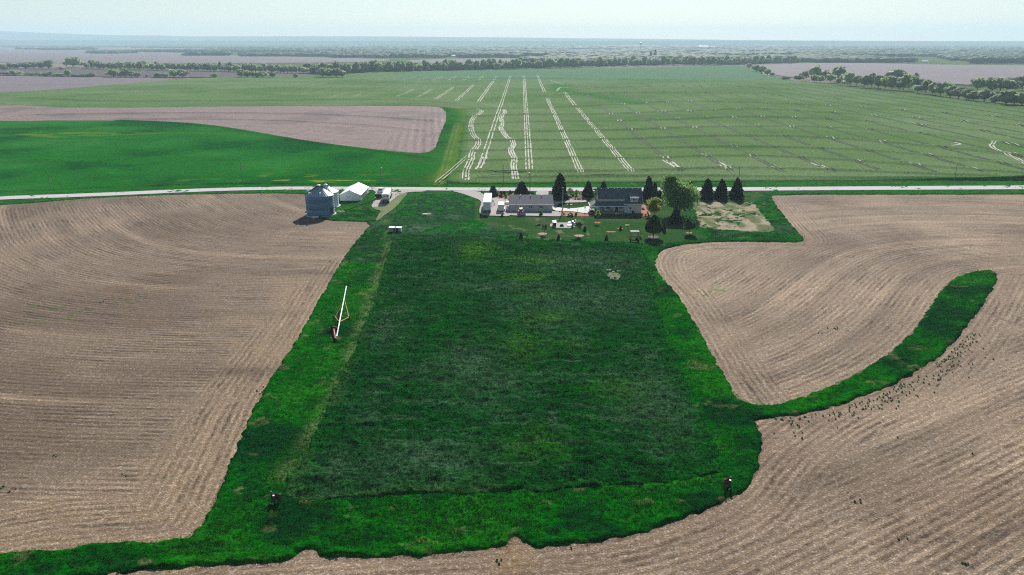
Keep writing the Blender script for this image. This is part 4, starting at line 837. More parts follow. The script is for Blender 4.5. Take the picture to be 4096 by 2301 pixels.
for s in (-1, 1):
    MB().tube((s * 1.28, -.15, .9), (s * 1.28, -.15, 3.7), .09).build('exhaust_stack', M['steel'], tt); MB().box(s * 1.3 - .1, s * 1.3 + .1, 2.0, 2.1, 1.9, 2.6).build('mirror', M['black'], tt); MB().tube((s * 1.0, .1, .75), (s * 1.0, 1.7, .75), .33, .33, 14).build('fuel_tank', M['steel'], tt)
    MB().box(s * 1.2, s * 1.205, 1.0, 1.9, 1.9, 2.6).build('side_window', M['glass'], tt); MB().box(s * 1.05 - .28, s * 1.05 + .28, 2.6, 3.9, 1.0, 1.12).build('fender', M['white'], tt)
    wheel_part(tt, s * 1.05, 3.2, .52, .3); wheel_part(tt, s * .95, -.9, .52, .55); wheel_part(tt, s * .95, -2.1, .52, .55)
MB().box(-.45, .45, -2.8, 2.2, .75, .98).build('chassis', M['dark'], tt)

# ------------------------------------------------------------------ augers
def PT(x, y, z): X, Y = at(x, y, z); return Vector((float(X), float(Y), z))
def auger(name, label, a, b, rtube, mt, ml, frame_m, wheels, attach_low, attach_high, base):
    t = thing(name, label, 'auger', base); o = Vector(base); a = a - o; b = b - o; wheels = [w - o for w in wheels]
    mid = a.lerp(b, .62)
    MB().tube(a, mid, rtube, rtube, 12).build('tube', ml, t); MB().tube(mid, b, rtube, rtube, 12).build('tube', mt, t)
    MB().tube(b, b + Vector((0, 0, -.7)), rtube * 1.3, rtube * 1.2, 10).build('spout', M['redpaint'], t)
    MB().tube(a - (b - a).normalized() * .5, a, rtube * 1.4, rtube * 1.4, 10).build('intake', M['rust'], t)
    hi = a.lerp(b, attach_high); lo_ = a.lerp(b, attach_low)
    for w in wheels:
        MB().tube(w, hi, .05).build('strut', frame_m, t); MB().tube(w, lo_, .05).build('strut', frame_m, t)
        o2 = MB().wheel(tuple(w), .36, .2).build('wheel', M['black'], t); MB().wheel(tuple(w), .18, .22).build('rim', M['rust'], o2)
    MB().tube(wheels[0], wheels[1], .06).build('axle', frame_m, t); return t, a, b
at_, a_, b_ = auger('grain_auger', 'rusty red grain auger reaching from the large bin up over the grain trailer', PT(1376, 845, .35), PT(1551.5, 782, 4.9), .13, M['redpaint'], M['rust'], M['rust'], [PT(1473.5, 835.7, .45), PT(1456, 829, .45)], .28, .72, tuple(PT(1465, 832, 0)))
MB().blob(tuple(a_ - Vector((1.0, .1, .1))), (1.5, .9, .22), 12, 5, .2, 3).build('grain_spill', M['wood'], at_); MB().box(*( [a_.lerp(b_, .38)[0] - .2, a_.lerp(b_, .38)[0] + .2, a_.lerp(b_, .38)[1] - .2, a_.lerp(b_, .38)[1] + .2, a_.lerp(b_, .38)[2] + .1, a_.lerp(b_, .38)[2] + .6])).build('motor', M['dark'], at_)
def c8(x, y): return 1250 + x / 5.168, 1120 + y / 5.168
A0 = PT(*c8(497, 1180), .75); B0 = PT(*c8(700, 135), 3.5); base = tuple(PT(*c8(590, 900), 0))
t8 = thing('portable_auger', 'long white auger tube with yellow struts lying up the green verge', 'auger', base); o8 = Vector(base); A, Bq = A0 - o8, B0 - o8
MB().tube(A, A.lerp(Bq, .55), .125, .125, 14).build('tube', M['white'], t8); MB().tube(A.lerp(Bq, .552), Bq, .115, .115, 14).build('tube', M['white'], t8); mb = MB(); [mb.tube(A.lerp(Bq, f), A.lerp(Bq, f + .006), .135, .135, 14) for f in (.12, .27, .43, .548, .68, .84)]; mb.build('clamp', M['dark'], t8)
MB().tube(Bq, Bq + Vector((.15, .1, -.7)), .24, .2, 10).build('spout', M['redpaint'], t8); MB().tube(A, A + (A - Bq).normalized() * 1.0 + Vector((0, 0, -.15)), .24, .26, 10).build('intake', M['rust'], t8)
w1 = PT(*c8(752, 770), .6) - o8; w2 = w1 + Vector((-3.0, .2, 0)); hi = A.lerp(Bq, .70) + Vector((.2, 0, 0)); lo8 = A.lerp(Bq, .27)
for w in (w1, w2): MB().tube(w, hi, .05).build('strut', M['yellow'], t8); MB().tube(w, lo8, .055).build('strut', M['yellow'], t8); o = MB().wheel(tuple(w + Vector((.15 if w is w1 else -.15, 0, -.1))), .42, .22).build('wheel', M['black'], t8); MB().wheel(tuple(w + Vector((.15 if w is w1 else -.15, 0, -.1))), .2, .25).build('rim', M['yellow'], o)
MB().tube(w1, w2, .06).build('axle', M['yellow'], t8)
hp = PT(*c8(405, 1010), .7) - o8; hb = MB().add([(-.55, -.7, .4), (.55, -.7, .4), (.55, .8, .4), (-.55, .8, .4), (-.2, -.3, -.5), (.2, -.3, -.5), (.2, .3, -.5), (-.2, .3, -.5)], [(0, 1, 5, 4), (1, 2, 6, 5), (2, 3, 7, 6), (3, 0, 4, 7), (4, 5, 6, 7)]).build('hopper', M['rust'], t8); hb.location = hp
MB().tube(hp + Vector((.4, -.4, .1)), A + Vector((-.1, -.7, -.1)), .2, .2, 12).build('swing_tube', M['redpaint'], t8); MB().tube(PT(*c8(415, 955), 1.1) - o8, PT(*c8(530, 985), 1.2) - o8, .06).build('swing_arm', M['yellow'], t8)

# ------------------------------------------------------------------ low white box by the track
X, Y = map(float, at(1581, 931)); t = thing('feed_bunker', 'low white open sided box with a yellow post beside the farm track', 'bunker', (X, Y, .25)); W = 3.9
MB().box(-W / 2, W / 2, 1.45, 1.6, 0, 1.25).box(-W / 2, -W / 2 + .12, 0, 1.45, 0, 1.2).box(W / 2 - .45, W / 2, 0, 1.45, 0, 1.2).build('wall', M['offwhite'], t); MB().box(-W / 2 - .05, -.15, -.1, 1.7, 1.26, 1.36).build('lid', M['white'], t); MB().box(.15, W / 2 + .05, -.1, 1.7, 1.22, 1.33).build('lid', M['white'], t)
MB().box(-W / 2 + .15, -.5, .05, .2, 0, 1.0).box(.95, W / 2 - .5, .05, .2, 0, 1.1).build('front_panel', M['steel'], t); MB().box(-.45, .9, .9, 1.0, 0, 1.1).build('recess_shade', M['black'], t)  # black sheet added for the shade inside the open middle bay
t = thing('bollard', 'short yellow post in front of the low white box', 'post', (X + .15, Y - .4, .2)); MB().tube((0, 0, 0), (0, 0, 1.35), .13, .13, 12).lathe([(.13, 1.35), (.08, 1.42), (0, 1.44)], 12).build('post', M['yellow'], t)

# ------------------------------------------------------------------ trailers by the garage
X, Y = map(float, at(1948.3, 858.5)); t = thing('semi_trailer', 'long white box trailer standing on the gravel left of the garage', 'trailer', (X, Y, .38)); L = 16.2
MB().box(-1.3, 1.3, 0, L, 1.1, 3.95).build('box', M['white'], t, .04); MB().box(-1.24, -.02, -.05, 0, 1.2, 3.85).build('rear_door', M['offwhite'], t); MB().box(.02, 1.24, -.05, 0, 1.2, 3.85).build('rear_door', M['offwhite'], t)
MB().box(-1.3, 1.3, -.06, .02, 1.02, 1.16).build('bumper', M['dark'], t); MB().box(-1.33, 1.33, -.03, L + .03, 3.94, 4.0).build('roof', M['white'], t); mb = MB(); mb.box(.62, .72, -.07, -.05, 1.3, 1.5).box(.8, .9, -.07, -.05, 1.3, 1.55).box(.95, 1.05, -.07, -.05, 1.3, 1.45).build('door_marking', M['dark'], t)
for s in (-1, 1):
    for y in (1.2, 2.5): wheel_part(t, s * 1.0, y, .5, .5)
    MB().tube((s * .8, L - 3, .0), (s * .8, L - 3, 1.1), .08).build('landing_leg', M['dark'], t)
X, Y = map(float, at(1970.5, 826)); t = thing('trailer_tongue', 'black A shaped trailer hitch frame leaning beside the long white trailer', 'hitch', (X, Y, .38)); MB().tube((-.5, 0, 0), (.1, .5, 1.9), .09).tube((.8, 0, 0), (.1, .5, 1.9), .09).tube((-.3, .1, .5), (.6, .1, .5), .07).build('frame', M['black'], t)
X, Y = map(float, at(2004, 852.5)); t = thing('cargo_trailer', 'smaller white enclosed trailer between the long trailer and the garage', 'trailer', (X, Y, .38)); L = 5.2
MB().box(-1.05, 1.05, 0, L, .45, 2.55).build('box', M['white'], t, .05); MB().add([(-1.05, L, .45), (1.05, L, .45), (0, L + .9, .45), (-1.05, L, 2.3), (1.05, L, 2.3), (0, L + .7, 2.2)], [(0, 1, 2), (3, 5, 4), (0, 2, 5, 3), (2, 1, 4, 5)]).build('nose', M['white'], t)
MB().box(-.98, .98, -.04, 0, .52, 2.45).build('rear_door', M['offwhite'], t); b_ = MB(); b_.box(-.7, -.55, -.06, -.04, 1.9, 2.0).box(-.45, -.3, -.06, -.04, 1.9, 2.0); b_.build('door_marking', M['dark'], t)
for s in (-1, 1): MB().box(s * 1.22 - .18, s * 1.22 + .18, 1.3, 2.9, .75, .9).build('fender', M['white'], t); [wheel_part(t, s * 1.22, y, .34, .22) for y in (1.7, 2.5)]; MB().box(s * .8 - .15, s * .8 + .15, -.06, -.04, 1.25, 1.3).build('hinge', M['dark'], t)
MB().box(-1.35, 1.35, L + .3, L + .4, 1.95, 2.05).tube((0, L + .5, .5), (0, L + 2, .5), .06).build('rack', M['dark'], t)
X, Y = map(float, at(2029, 820)); t = thing('ladder_rack', 'black framed white cart standing behind the left corner of the garage', 'cart', (X, Y, .38)); b_ = MB()
for x in (-.7, .7): b_.tube((x, 0, 0), (x, 0, 1.9), .05); b_.tube((x, 1.4, 0), (x, 1.4, 1.9), .05); b_.tube((x, 0, 1.9), (x, 1.4, 1.9), .05)
b_.tube((-.7, 0, 1.9), (.7, 0, 1.9), .05).tube((-.7, 1.4, 1.9), (.7, 1.4, 1.9), .05).build('frame', M['dark'], t); MB().box(-.65, .65, .1, 1.3, .45, .75).build('deck', M['white'], t, .04); MB().box(-.7, .5, -.8, 0, .2, .42).build('mower_deck', M['yellow'], t, .04); [wheel_part(t, x, y, .25, .16) for x in (-.7, .7) for y in (.2, 1.2)]
X, Y = map(float, at(2028.5, 847)); t = thing('propane_tank', 'small white tank at the left corner of the garage', 'tank', (X, Y, .38)); MB().lathe([(0, .12), (.42, .15), (.5, .4), (.5, 1.0), (.36, 1.25), (.15, 1.32), (0, 1.33)], 18).build('tank', M['white'], t, smooth=True); MB().lathe([(.2, 1.3), (.2, 1.5), (.17, 1.5)], 12).build('collar', M['dark'], t); MB().box(-.4, .4, -.4, .4, 0, .14).build('base', M['dark'], t)

# ------------------------------------------------------------------ garage
def gable_roof(t, mat, W, x0, x1, ye0, ze, yr, zr, ye1, th=.16):
    a = MB().prism([(ye0, ze), (ye0, ze + th), (yr, zr + th), (yr, zr)], 0, x0, x1).build('roof', mat, t)
    b = MB().prism([(yr + .002, zr), (yr + .002, zr + th), (ye1, ze + th), (ye1, ze)], 0, x0, x1).build('roof', mat, t); return a, b
def window(t, x, z, w, h, y=0, panes=2):
    f = MB(); f.box(x - w / 2 - .08, x + w / 2 + .08, y - .06, y - .01, z - h / 2 - .08, z - h / 2).box(x - w / 2 - .08, x + w / 2 + .08, y - .06, y - .01, z + h / 2, z + h / 2 + .08)
    f.box(x - w / 2 - .08, x - w / 2, y - .06, y - .01, z - h / 2, z + h / 2).box(x + w / 2, x + w / 2 + .08, y - .06, y - .01, z - h / 2, z + h / 2)
    if panes == 2: f.box(x - .04, x + .04, y - .06, y - .01, z - h / 2, z + h / 2)
    f = f.build('window', M['white'], t); MB().box(x - w / 2, x + w / 2, y - .035, y - .005, z - h / 2, z + h / 2).build('pane', M['glass'], f)
X0, Y0 = map(float, at(2038.6, 848)); X1 = float(at(2209.8, 848)[0]); W = X1 - X0; t = thing('garage', 'long low beige garage with a grey shingle roof', 'garage', (X0, Y0, .2)); Dp, e, rz_ = 10.4, 2.55, 4.75
MB().prism([(0, 0), (Dp, 0), (Dp, e), (Dp / 2, rz_), (0, e)], 0, 0, W).build('wall', M['siding'], t); s_ = (rz_ - e) / (Dp / 2)
ra, rb = gable_roof(t, M['shingle'], W, -.35, W + .35, -.4, e - .4 * s_, Dp / 2, rz_, Dp + .4)
MB().box(-.36, W + .36, -.5, -.405, e - .4 * s_ - .08, e - .4 * s_ + .14).build('gutter', M['white'], t); MB().tube((.05, -.1, .1), (.05, -.1, e - .2), .05).build('downpipe', M['white'], t)
MB().box(-.03, W + .03, -.03, -.005, 0, .25).build('plinth', M['concrete'], t)
for f in (.25, .5, .752): MB().box(W * f - .14, W * f + .14, Dp / 2 - .75, Dp / 2 - .45, rz_ - .15, rz_ + .28).build('roof_vent', M['white'], ra)
MB().tube((W * .157, .6, 2.8), (W * .157, .6, 3.7), .04).build('vent_pipe', M['dark'], ra)
dd = MB().box(W * .262 - .5, W * .262 + .5, -.05, -.008, .25, 2.3).build('door', M['white'], t); MB().box(W * .262 - .3, W * .262 + .3, -.07, -.05, 1.55, 2.0).build('pane', M['glass'], dd)
window(t, W * .488, 1.62, 1.3, .85); window(t, W * .733, 1.62, 1.3, .85); MB().box(W * .42, W * .44, -.3, -.01, .5, .75).build('meter', M['dark'], t)
# skid loader in front of it
X, Y = map(float, at(2083.5, 861)); t = thing('skid_loader', 'orange skid loader with a white roof parked in front of the garage', 'loader', (X, Y, .38), R(200))
MB().box(-.75, .75, -1.1, .9, .45, 1.05).build('body', M['orange'], t, .06); MB().box(-.6, .6, -.5, .5, 1.95, 2.1).build('cab_roof', M['white'], t, .03); b_ = MB(); [b_.tube((x, y, 1.0), (x, y, 1.96), .045) for x in (-.55, .55) for y in (-.45, .45)]; b_.build('cab_frame', M['dark'], t); MB().box(-.45, .45, -.35, .35, 1.05, 1.5).build('seat', M['black'], t)
for s in (-1, 1): MB().tube((s * .82, -1.0, 1.5), (s * .82, .9, 1.25), .08).tube((s * .82, .9, 1.25), (s * .82, 1.6, .45), .08).build('lift_arm', M['orange'], t); [wheel_part(t, s * .9, y, .42, .3) for y in (-.6, .55)]
MB().prism([(1.45, .1), (1.45, .75), (1.6, .8), (2.25, .15), (2.2, .05)], 0, -.98, .98).build('bucket', M['steel'], t)

# ------------------------------------------------------------------ farmhouse
XL = float(at(2391.5, 851)[0]); X1, Y0 = map(float, at(2565, 856)); W = X1 - XL; t = thing('farmhouse', 'farmhouse with a steep roof coloured dark as in shade, a dormer and a long porch', 'house', (XL, Y0, .2))
S = .605 * W; k = 4.85 / 4.7; ze = 3.15
MB().prism([(0, 0), (8.8, 0), (8.8, 3.2), (4.4, 7.85), (0, 3.3)], 0, S, W).build('wall', M['siding_light'], t); MB().prism([(1.5, 0), (8.8, 0), (8.8, 3.2), (4.4, 7.85), (1.5, 4.8)], 0, 0, S).build('wall', M['siding_light'], t)
def rp(y): return ze + (y + .3) * k
r1 = MB().prism([(-.3, ze), (-.3, ze + .17), (4.4, rp(4.4) + .17), (4.4, rp(4.4))], 0, S, W + .35).build('roof', M['shingle_shaded'], t)
r2 = MB().prism([(1.0, rp(1.0)), (1.0, rp(1.0) + .17), (4.4, rp(4.4) + .17), (4.4, rp(4.4))], 0, -.35, S - .002).build('roof', M['shingle_shaded'], t)
MB().prism([(4.402, rp(4.4)), (4.402, rp(4.4) + .17), (9.2, ze - .05), (9.2, ze - .22)], 0, -.35, W + .35).build('roof', M['shingle_shaded'], t)
MB().box(S - .3, W + .36, -.4, -.305, ze - .06, ze + .16).build('fascia', M['white'], t); MB().box(-.36, S - .01, .9, .995, rp(1) - .08, rp(1) + .15).build('fascia', M['white'], t)
MB().prism([(1.0, rp(1.0) - .1), (1.0, rp(1.0) + .19), (4.4, rp(4.4) + .19), (4.4, rp(4.4) - .1)], 0, -.41, -.352).build('barge_board', M['white'], t); MB().prism([(-.3, ze - .1), (-.3, ze + .19), (4.4, rp(4.4) + .19), (4.4, rp(4.4) - .1)], 0, W + .352, W + .41).build('barge_board', M['white'], t)
for i, fr in enumerate((.075, .235, .385, .545, .655, .80, .945)): MB().box(fr * W - .13, fr * W + .13, 3.75, 4.05, rp(3.75) + .05, rp(4.0) + .42).build('roof_vent', M['dark'], r2 if fr < .6 else r1)
MB().tube((.455 * W, 3.9, rp(3.9)), (.455 * W, 3.9, rp(3.9) + .7), .07).build('flue', M['white'], r2); MB().tube((.967 * W, 1.9, rp(1.9)), (.967 * W, 1.9, rp(1.9) + .6), .07).build('flue', M['white'], r1)
# dormer
dx0, dx1 = .735 * W, .912 * W; dm = MB().prism([(.25, rp(.25) + .1), (.25, 5.4), (3.9, 6.7), (3.9, rp(3.9) - .3)], 0, dx0, dx1).build('dormer', M['siding_light'], t)
MB().prism([(-.1, 5.32), (-.1, 5.48), (4.1, 6.98), (4.1, 6.82)], 0, dx0 - .25, dx1 + .25).build('dormer_roof', M['shingle'], dm); MB().box(dx0 - .26, dx1 + .26, -.17, -.105, 5.3, 5.50).build('fascia', M['white'], dm); window(dm, (dx0 + dx1) / 2, 4.78, .95, .62, .25)
# porch
PX = -3.0; pe, pt_ = 2.62, 3.95; xe = S + .55
pr = MB().add([(PX, -.6, pe), (xe, -.6, pe), (xe, 1.48, pt_), (0, 1.48, pt_), (0, 5.6, pt_), (PX, 5.6, pe), (PX, -.6, pe - .1), (xe, -.6, pe - .1), (xe, 1.48, pt_ - .1), (0, 1.48, pt_ - .1), (0, 5.6, pt_ - .1), (PX, 5.6, pe - .1)],
    [(0, 1, 2, 3), (0, 3, 4, 5), (6, 9, 8, 7), (6, 11, 10, 9), (1, 7, 8, 2), (4, 10, 11, 5)]).build('porch_roof', M['shingle_shaded'], t)
MB().box(PX - .02, xe + .02, -.68, -.61, pe - .12, pe + .07).build('fascia', M['white'], pr); MB().box(PX - .09, PX - .01, -.6, 5.6, pe - .12, pe + .07).build('fascia', M['white'], pr); MB().prism([(5.62, pe - .1), (5.62, pe + .1), (5.62, pe + .1)], 0, 0, .01)
MB().box(PX + .3, S, -.3, 1.49, -.15, .45).build('porch_floor', M['wood'], t); MB().box(PX + .3, -.01, 1.5, 5.4, -.15, .45).build('porch_floor', M['wood'], t)
for x, y in ((PX + .5, -.15), (S + .0, -.15), (S * .42, -.15), (PX + .5, 5.2)): MB().box(x - .08, x + .08, y - .08, y + .08, .45 if y < 5 else .45, pe - .1).build('porch_post', M['white'], t) if abs(x - S * .42) > .1 else MB().box(x - .05, x + .05, y - .05, y + .05, .45, pe - .1).build('porch_post', M['dark'], t)
b_ = MB(); b_.box(PX + .5, S * .55, -.2, -.15, 1.25, 1.32).box(PX + .5, S * .55, -.2, -.15, .6, .65); [b_.box(x, x + .03, -.19, -.16, .65, 1.25) for x in np.arange(PX + .6, S * .55, .22)]; b_.build('railing', M['steel'], t)
MB().box(S * .62, S * .78, -1.2, -.32, -.1, .22).build('step', M['concrete'], t)
for fx, w in ((.13, .9), (.38, 1.2)): window(t, S * fx, 1.75, w, 1.1, 1.5)
dr = MB().box(S * .66, S * .66 + .95, 1.44, 1.49, .45, 2.5).build('door', M['dark'], t); window(t, S * .86, 1.75, .8, 1.1, 1.5); window(t, W * .745, 1.8, .55, .85, 0, 1)
for s_x, s_l in ((.2, 'left'), (.52, 'right')):
    c_ = thing('porch_chair', 'dark chair on the %s half of the porch' % s_l, 'chair', (XL + S * s_x, Y0 + .7, .65)); MB().box(-.3, .3, -.3, .3, .4, .46).build('seat', M['wood'], c_); MB().box(-.3, .3, .27, .32, .46, 1.0).build('backrest', M['wood'], c_); [MB().box(x - .03, x + .03, y - .03, y + .03, 0, .4).build('leg', M['wood'], c_) for x in (-.26, .26) for y in (-.26, .26)]
# red flower pots at the right corner
for i, (p, l) in enumerate(((S3(1503, 838), 'left red flower pot at the right corner of the house'), (S3(1545, 800), 'rear red flower pot at the right corner of the house'), (S3(1556, 832), 'right red flower pot at the right corner of the house'))):
    f = thing('flower_pot', l, 'flower pot', place(*p), 0, 'red flower pots by the house'); MB().lathe([(0, 0), (.24, 0), (.34, .45), (.3, .45), (.28, .4)], 12).build('pot', M['redpaint'], f); r = np.random.default_rng(i); V, F = cards(crown_pts(90, 5, .85, .4, .95, r), .18, 0, r); np_mesh('flowers', V, F, M['red_flower'], f)

# ------------------------------------------------------------------ yard furniture
X, Y = map(float, at(*S2(1835, 1140))); 
for i, (dy, l) in enumerate(((1.7, 'rear white topped cabinet on the gravel pad'), (0, 'front white topped cabinet on the gravel pad'))):
    t = thing('utility_cabinet', l, 'cabinet', (X, Y + dy, .2), 0, 'white topped cabinets on the gravel pad'); MB().box(-.55, .55, -.35, .35, .1, 1.15).build('body', M['rust' if i else 'steel'], t, .02); MB().box(-.66, .66, -.45, .45, 1.16, 1.45).build('lid', M['white'], t, .05); MB().box(-.5, .5, -.4, .3, 0, .1).build('base', M['dark'], t)
t = thing('fire_pit', 'square black pit box in the middle of the gravel pad', 'fire pit', place(*S2(1980, 1120), .2)); MB().box(-.6, .6, -.6, -.5, 0, .55).box(-.6, .6, .5, .6, 0, .55).box(-.6, -.5, -.5, .5, 0, .55).box(.5, .6, -.5, .5, 0, .55).build('side_panel', M['dark'], t); MB().box(-.5, .5, -.5, .5, 0, .08).build('ash_bed', M['black'], t)
t = thing('lounge_table', 'low white table lying beside the blue barrel', 'table', place(*S2(2140, 1125), .2)); MB().box(-.7, .7, -.45, .45, .4, .47).build('top', M['white'], t); [MB().box(x - .03, x + .03, y - .03, y + .03, 0, .4).build('leg', M['steel'], t) for x in (-.6, .6) for y in (-.35, .35)]
t = thing('barrel', 'upright blue barrel on the gravel pad', 'barrel', place(*S2(2198, 1130), .2)); MB().lathe([(0, 0), (.34, 0), (.36, .1), (.36, .5), (.39, .55), (.36, .6), (.36, 1.2), (.39, 1.25), (.36, 1.3), (.34, 1.75), (0, 1.75)], 18).build('drum', M['blue'], t, smooth=True); MB().lathe([(0, 1.76), (.36, 1.76), (.36, 1.82), (0, 1.84)], 18).build('lid', M['steel'], t)
t = thing('lawn_chair', 'white slatted chair tipped back beyond the blue barrel', 'chair', place(*S2(2235, 1080), .15), R(-60)); MB().box(-.35, .35, -.35, .35, .38, .45).build('seat', M['white'], t); MB().box(-.35, .35, .33, .4, .45, 1.5).build('backrest', M['white'], t); [MB().box(x - .04, x + .04, y - .04, y + .04, 0, .38).build('leg', M['white'], t) for x in (-.3, .3) for y in (-.3, .3)]
t = thing('ground_cover', 'round pale tank cover in the grass left of the blue barrel', 'cover', place(*S2(2135, 1048), .13)); MB().lathe([(0, .12), (.55, .12), (.6, 0)], 20).build('lid', M['white'], t)
# arbor swing
t = thing('arbor_swing', 'wooden arbor with a white roof slats and a hanging bench', 'swing', place(*S3(1300, 1258), .13)); 
for x in (-1.15, 1.15):
    for y in (-.5, .5): MB().box(x - .07, x + .07, y - .07, y + .07, 0, 2.35).build('post', M['wood'], t)
    MB().box(x - .05, x + .05, -.9, .9, 2.35, 2.48).build('beam', M['white'], t)
mb = MB(); [mb.box(-1.3, 1.3, y, y + .07, 2.49, 2.6) for y in np.arange(-.75, .8, .3)]; mb.build('roof_slats', M['offwhite'], t); b_ = MB().box(-.9, .9, -.3, .25, .5, .57).build('seat', M['white'], t); MB().box(-.9, .9, .25, .32, .57, 1.15).build('backrest', M['wood'], t)
for x in (-.85, .85): MB().tube((x, 0, .57), (x, 0, 2.4), .015).build('chain', M['dark'], t)
t = thing('garden_pole', 'thin dark pole right of the arbor swing', 'pole', place(*S3(1405, 1240), .13)); MB().tube((0, 0, 0), (0, 0, 2.7), .035).build('pole', M['dark'], t); MB().blob((0, 0, 2.75), (.12, .12, .1), 8, 5, 0).build('finial', M['dark'], t)
t = thing('lamp_post', 'thin black yard lamp between the mulch bed and the porch', 'lamp', place(*S3(403, 845), .13)); MB().tube((0, 0, 0), (0, 0, 2.9), .05).build('post', M['dark'], t); MB().box(-.16, .16, -.16, .16, 2.9, 3.25).build('lantern', M['glass'], t); MB().lathe([(.26, 3.25), (0, 3.45)], 8).build('lantern_cap', M['dark'], t)
t = thing('pole', 'tall bare grey yard pole at the right corner of the garage', 'pole', place(*S2(1996, 852), .2)); MB().tube((0, 0, 0), (0, 0, 8.9), .17, .13, 12).build('shaft', M['steel'], t); MB().box(-.12, .12, -.3, -.15, 1.2, 1.7).build('meter_box', M['dark'], t); MB().tube((0, 0, 8.7), (-.5, .1, 8.75), .03).build('bracket', M['dark'], t)
t = thing('flagpole', 'thin flagpole with a striped flag above a round planter on the green island', 'flagpole', place(*S2(2136, 690), .15)); MB().tube((0, 0, 0), (0, 0, 6.2), .045, .03).build('pole', M['steel'], t); MB().blob((0, 0, 6.25), (.09, .09, .09), 8, 5, 0).build('finial', M['yellow'], t)
for j in range(5): 
    xx = [i * .16 for i in range(7)]; mb = MB(); mb.add([(x, .08 * math.sin(i * 1.1), 6.05 - j * .2 - i * .04) for i, x in enumerate(xx)] + [(x, .08 * math.sin(i * 1.1), 5.86 - j * .2 - i * .04) for i, x in enumerate(xx)], [(i, i + 1, 8 + i, 7 + i) for i in range(6)]); mb.build('flag_stripe', M[('purple', 'white', 'leaf_red', 'white', 'purple')[j]], t)
t = thing('stone_planter', 'round stone edged planter with a dark plant at the foot of the flagpole', 'planter', place(*S2(2136, 700), .14)); MB().lathe([(.75, 0), (1.0, .0), (1.0, .22), (.8, .25), (.75, .1), (0, .12)], 20).build('rim', M['stone'], t); r = np.random.default_rng(77); V, F = cards(crown_pts(260, 8, 1.5, .1, .9, r), .2, 0, r); np_mesh('plant', V, F, M['leaf_dark'], t)
t = thing('garden_umbrella', 'small orange kettle grill on the walk at the end of the garage', 'grill', place(*S2(1848, 712), .42)); t.name = 'kettle_grill'; MB().blob((0, 0, .8), (.33, .33, .28), 12, 8, 0).build('bowl', M['orange'], t); [MB().tube((.3 * math.cos(a), .3 * math.sin(a), 0), (.15 * math.cos(a), .15 * math.sin(a), .65), .02).build('leg', M['dark'], t) for a in (0, 2.1, 4.2)]
t = thing('mailbox', 'small white mailbox beside the road at the trailer driveway', 'mailbox', place(*S2(380, 470), .3)); MB().tube((0, 0, 0), (0, 0, 1.1), .05).build('post', M['redpaint'], t); MB().prism([(-.12, 1.1), (.12, 1.1), (.12, 1.28), (.06, 1.36), (-.06, 1.36), (-.12, 1.28)], 1, -.25, .25).build('box', M['offwhite'], t)
for i, (p, h, l) in enumerate(((S2(392, 455), 2.2, 'thin red marker stake by the mailbox'), (S2(809, 465), 2.0, 'thin marker stake behind the mulch bed'), (S2(1762, 490), 1.6, 'thin marker stake right of the middle driveway'), (c4((1683, 420))[0], 1.9, 'thin marker stake at the field corner by the road'), (c4((2425, 1230))[0], 1.9, 'dark stake at the lower right corner of the garden verge'), (c4((640, 1185))[0], .8, 'short pale stake left of the garden verge'))):
    t = thing('marker_stake', l, 'stake', place(*p), 0, 'marker stakes'); MB().tube((0, 0, 0), (0, 0, h), .04, .03, 6).build('rod', M['redpaint' if i < 2 else 'wood'], t); MB().box(-.06, .06, -.05, -.03, h - .2, h - .05).build('reflector', M['red_flower' if i < 2 else 'dark'], t)
for i, (p, l) in enumerate(((S2(1972, 858), 'red garden figure beside the tall yard pole'), (S2(2293, 860), 'brown post ornament in the red mulch bed'), (S2(2350, 620), 'tall red bird feeder by the curved drive'))):
    t = thing('garden_ornament', l, 'ornament', place(*p, .2), 0, 'ornaments in the flower beds'); h = (.9, 1.0, 2.4)[i]; MB().tube((0, 0, 0), (0, 0, h), .05).build('post', M['redpaint'], t); MB().box(-.2, .2, -.2, .2, h, h + .25).build('head', M['redpaint'], t, .04)
t = thing('garden_bench', 'small white bench among the shrubs beside the drive', 'bench', place(*S2(2335, 482), .2)); MB().box(-.7, .7, -.2, .25, .42, .48).build('seat', M['white'], t); MB().box(-.7, .7, .25, .3, .48, .9).build('backrest', M['white'], t); [MB().box(x - .04, x + .04, -.15, .2, 0, .42).build('leg', M['white'], t) for x in (-.6, .6)]
# stone bed with the pale green standpipe
def c9(x, y): return 2380 + x / 12.06, 1040 + y / 12.06
t = thing('standpipe', 'pale green standpipe at the back of the stone edged weed bed', 'standpipe', place(*c9(968, 480), .35)); MB().tube((0, 0, 0), (0, 0, .9), .05).build('pipe', M['pale_green'], t); MB().blob((0, 0, .95), (.12, .12, .1), 8, 5, 0).tube((0, 0, .9), (.2, -.05, .85), .03).build('tap', M['pale_green'], t)
t = thing('stone_bed', 'rough ring of white stones round a weedy patch in the meadow', 'stone ring', place(*c9(900, 780), .1)); bx_, by_ = t.location.x, t.location.y
for k, (x, y, s) in enumerate([(600, 520, .3), (720, 520, .45), (700, 640, .28), (690, 690, .3), (700, 740, .25), (740, 775, .3), (700, 820, .25), (745, 870, .3), (790, 930, .38), (880, 945, .28), (1000, 965, .3), (1100, 965, .34), (900, 600, .4), (1120, 570, .3), (1120, 720, .22), (600, 690, .22), (1200, 560, .25), (1090, 925, .2)]):
    X, Y = map(float, at(*c9(x, y), .4)); MB().blob((X - bx_, Y - by_, .45), (s * 1.0, s * .7, s * .5), 8, 6, .2, k).build('stone', M['stone'], t)
MB().blob((0, 0, .3), (1.5, 2.5, .14), 20, 4, .25, 3).build('soil', M['dirt'], t)
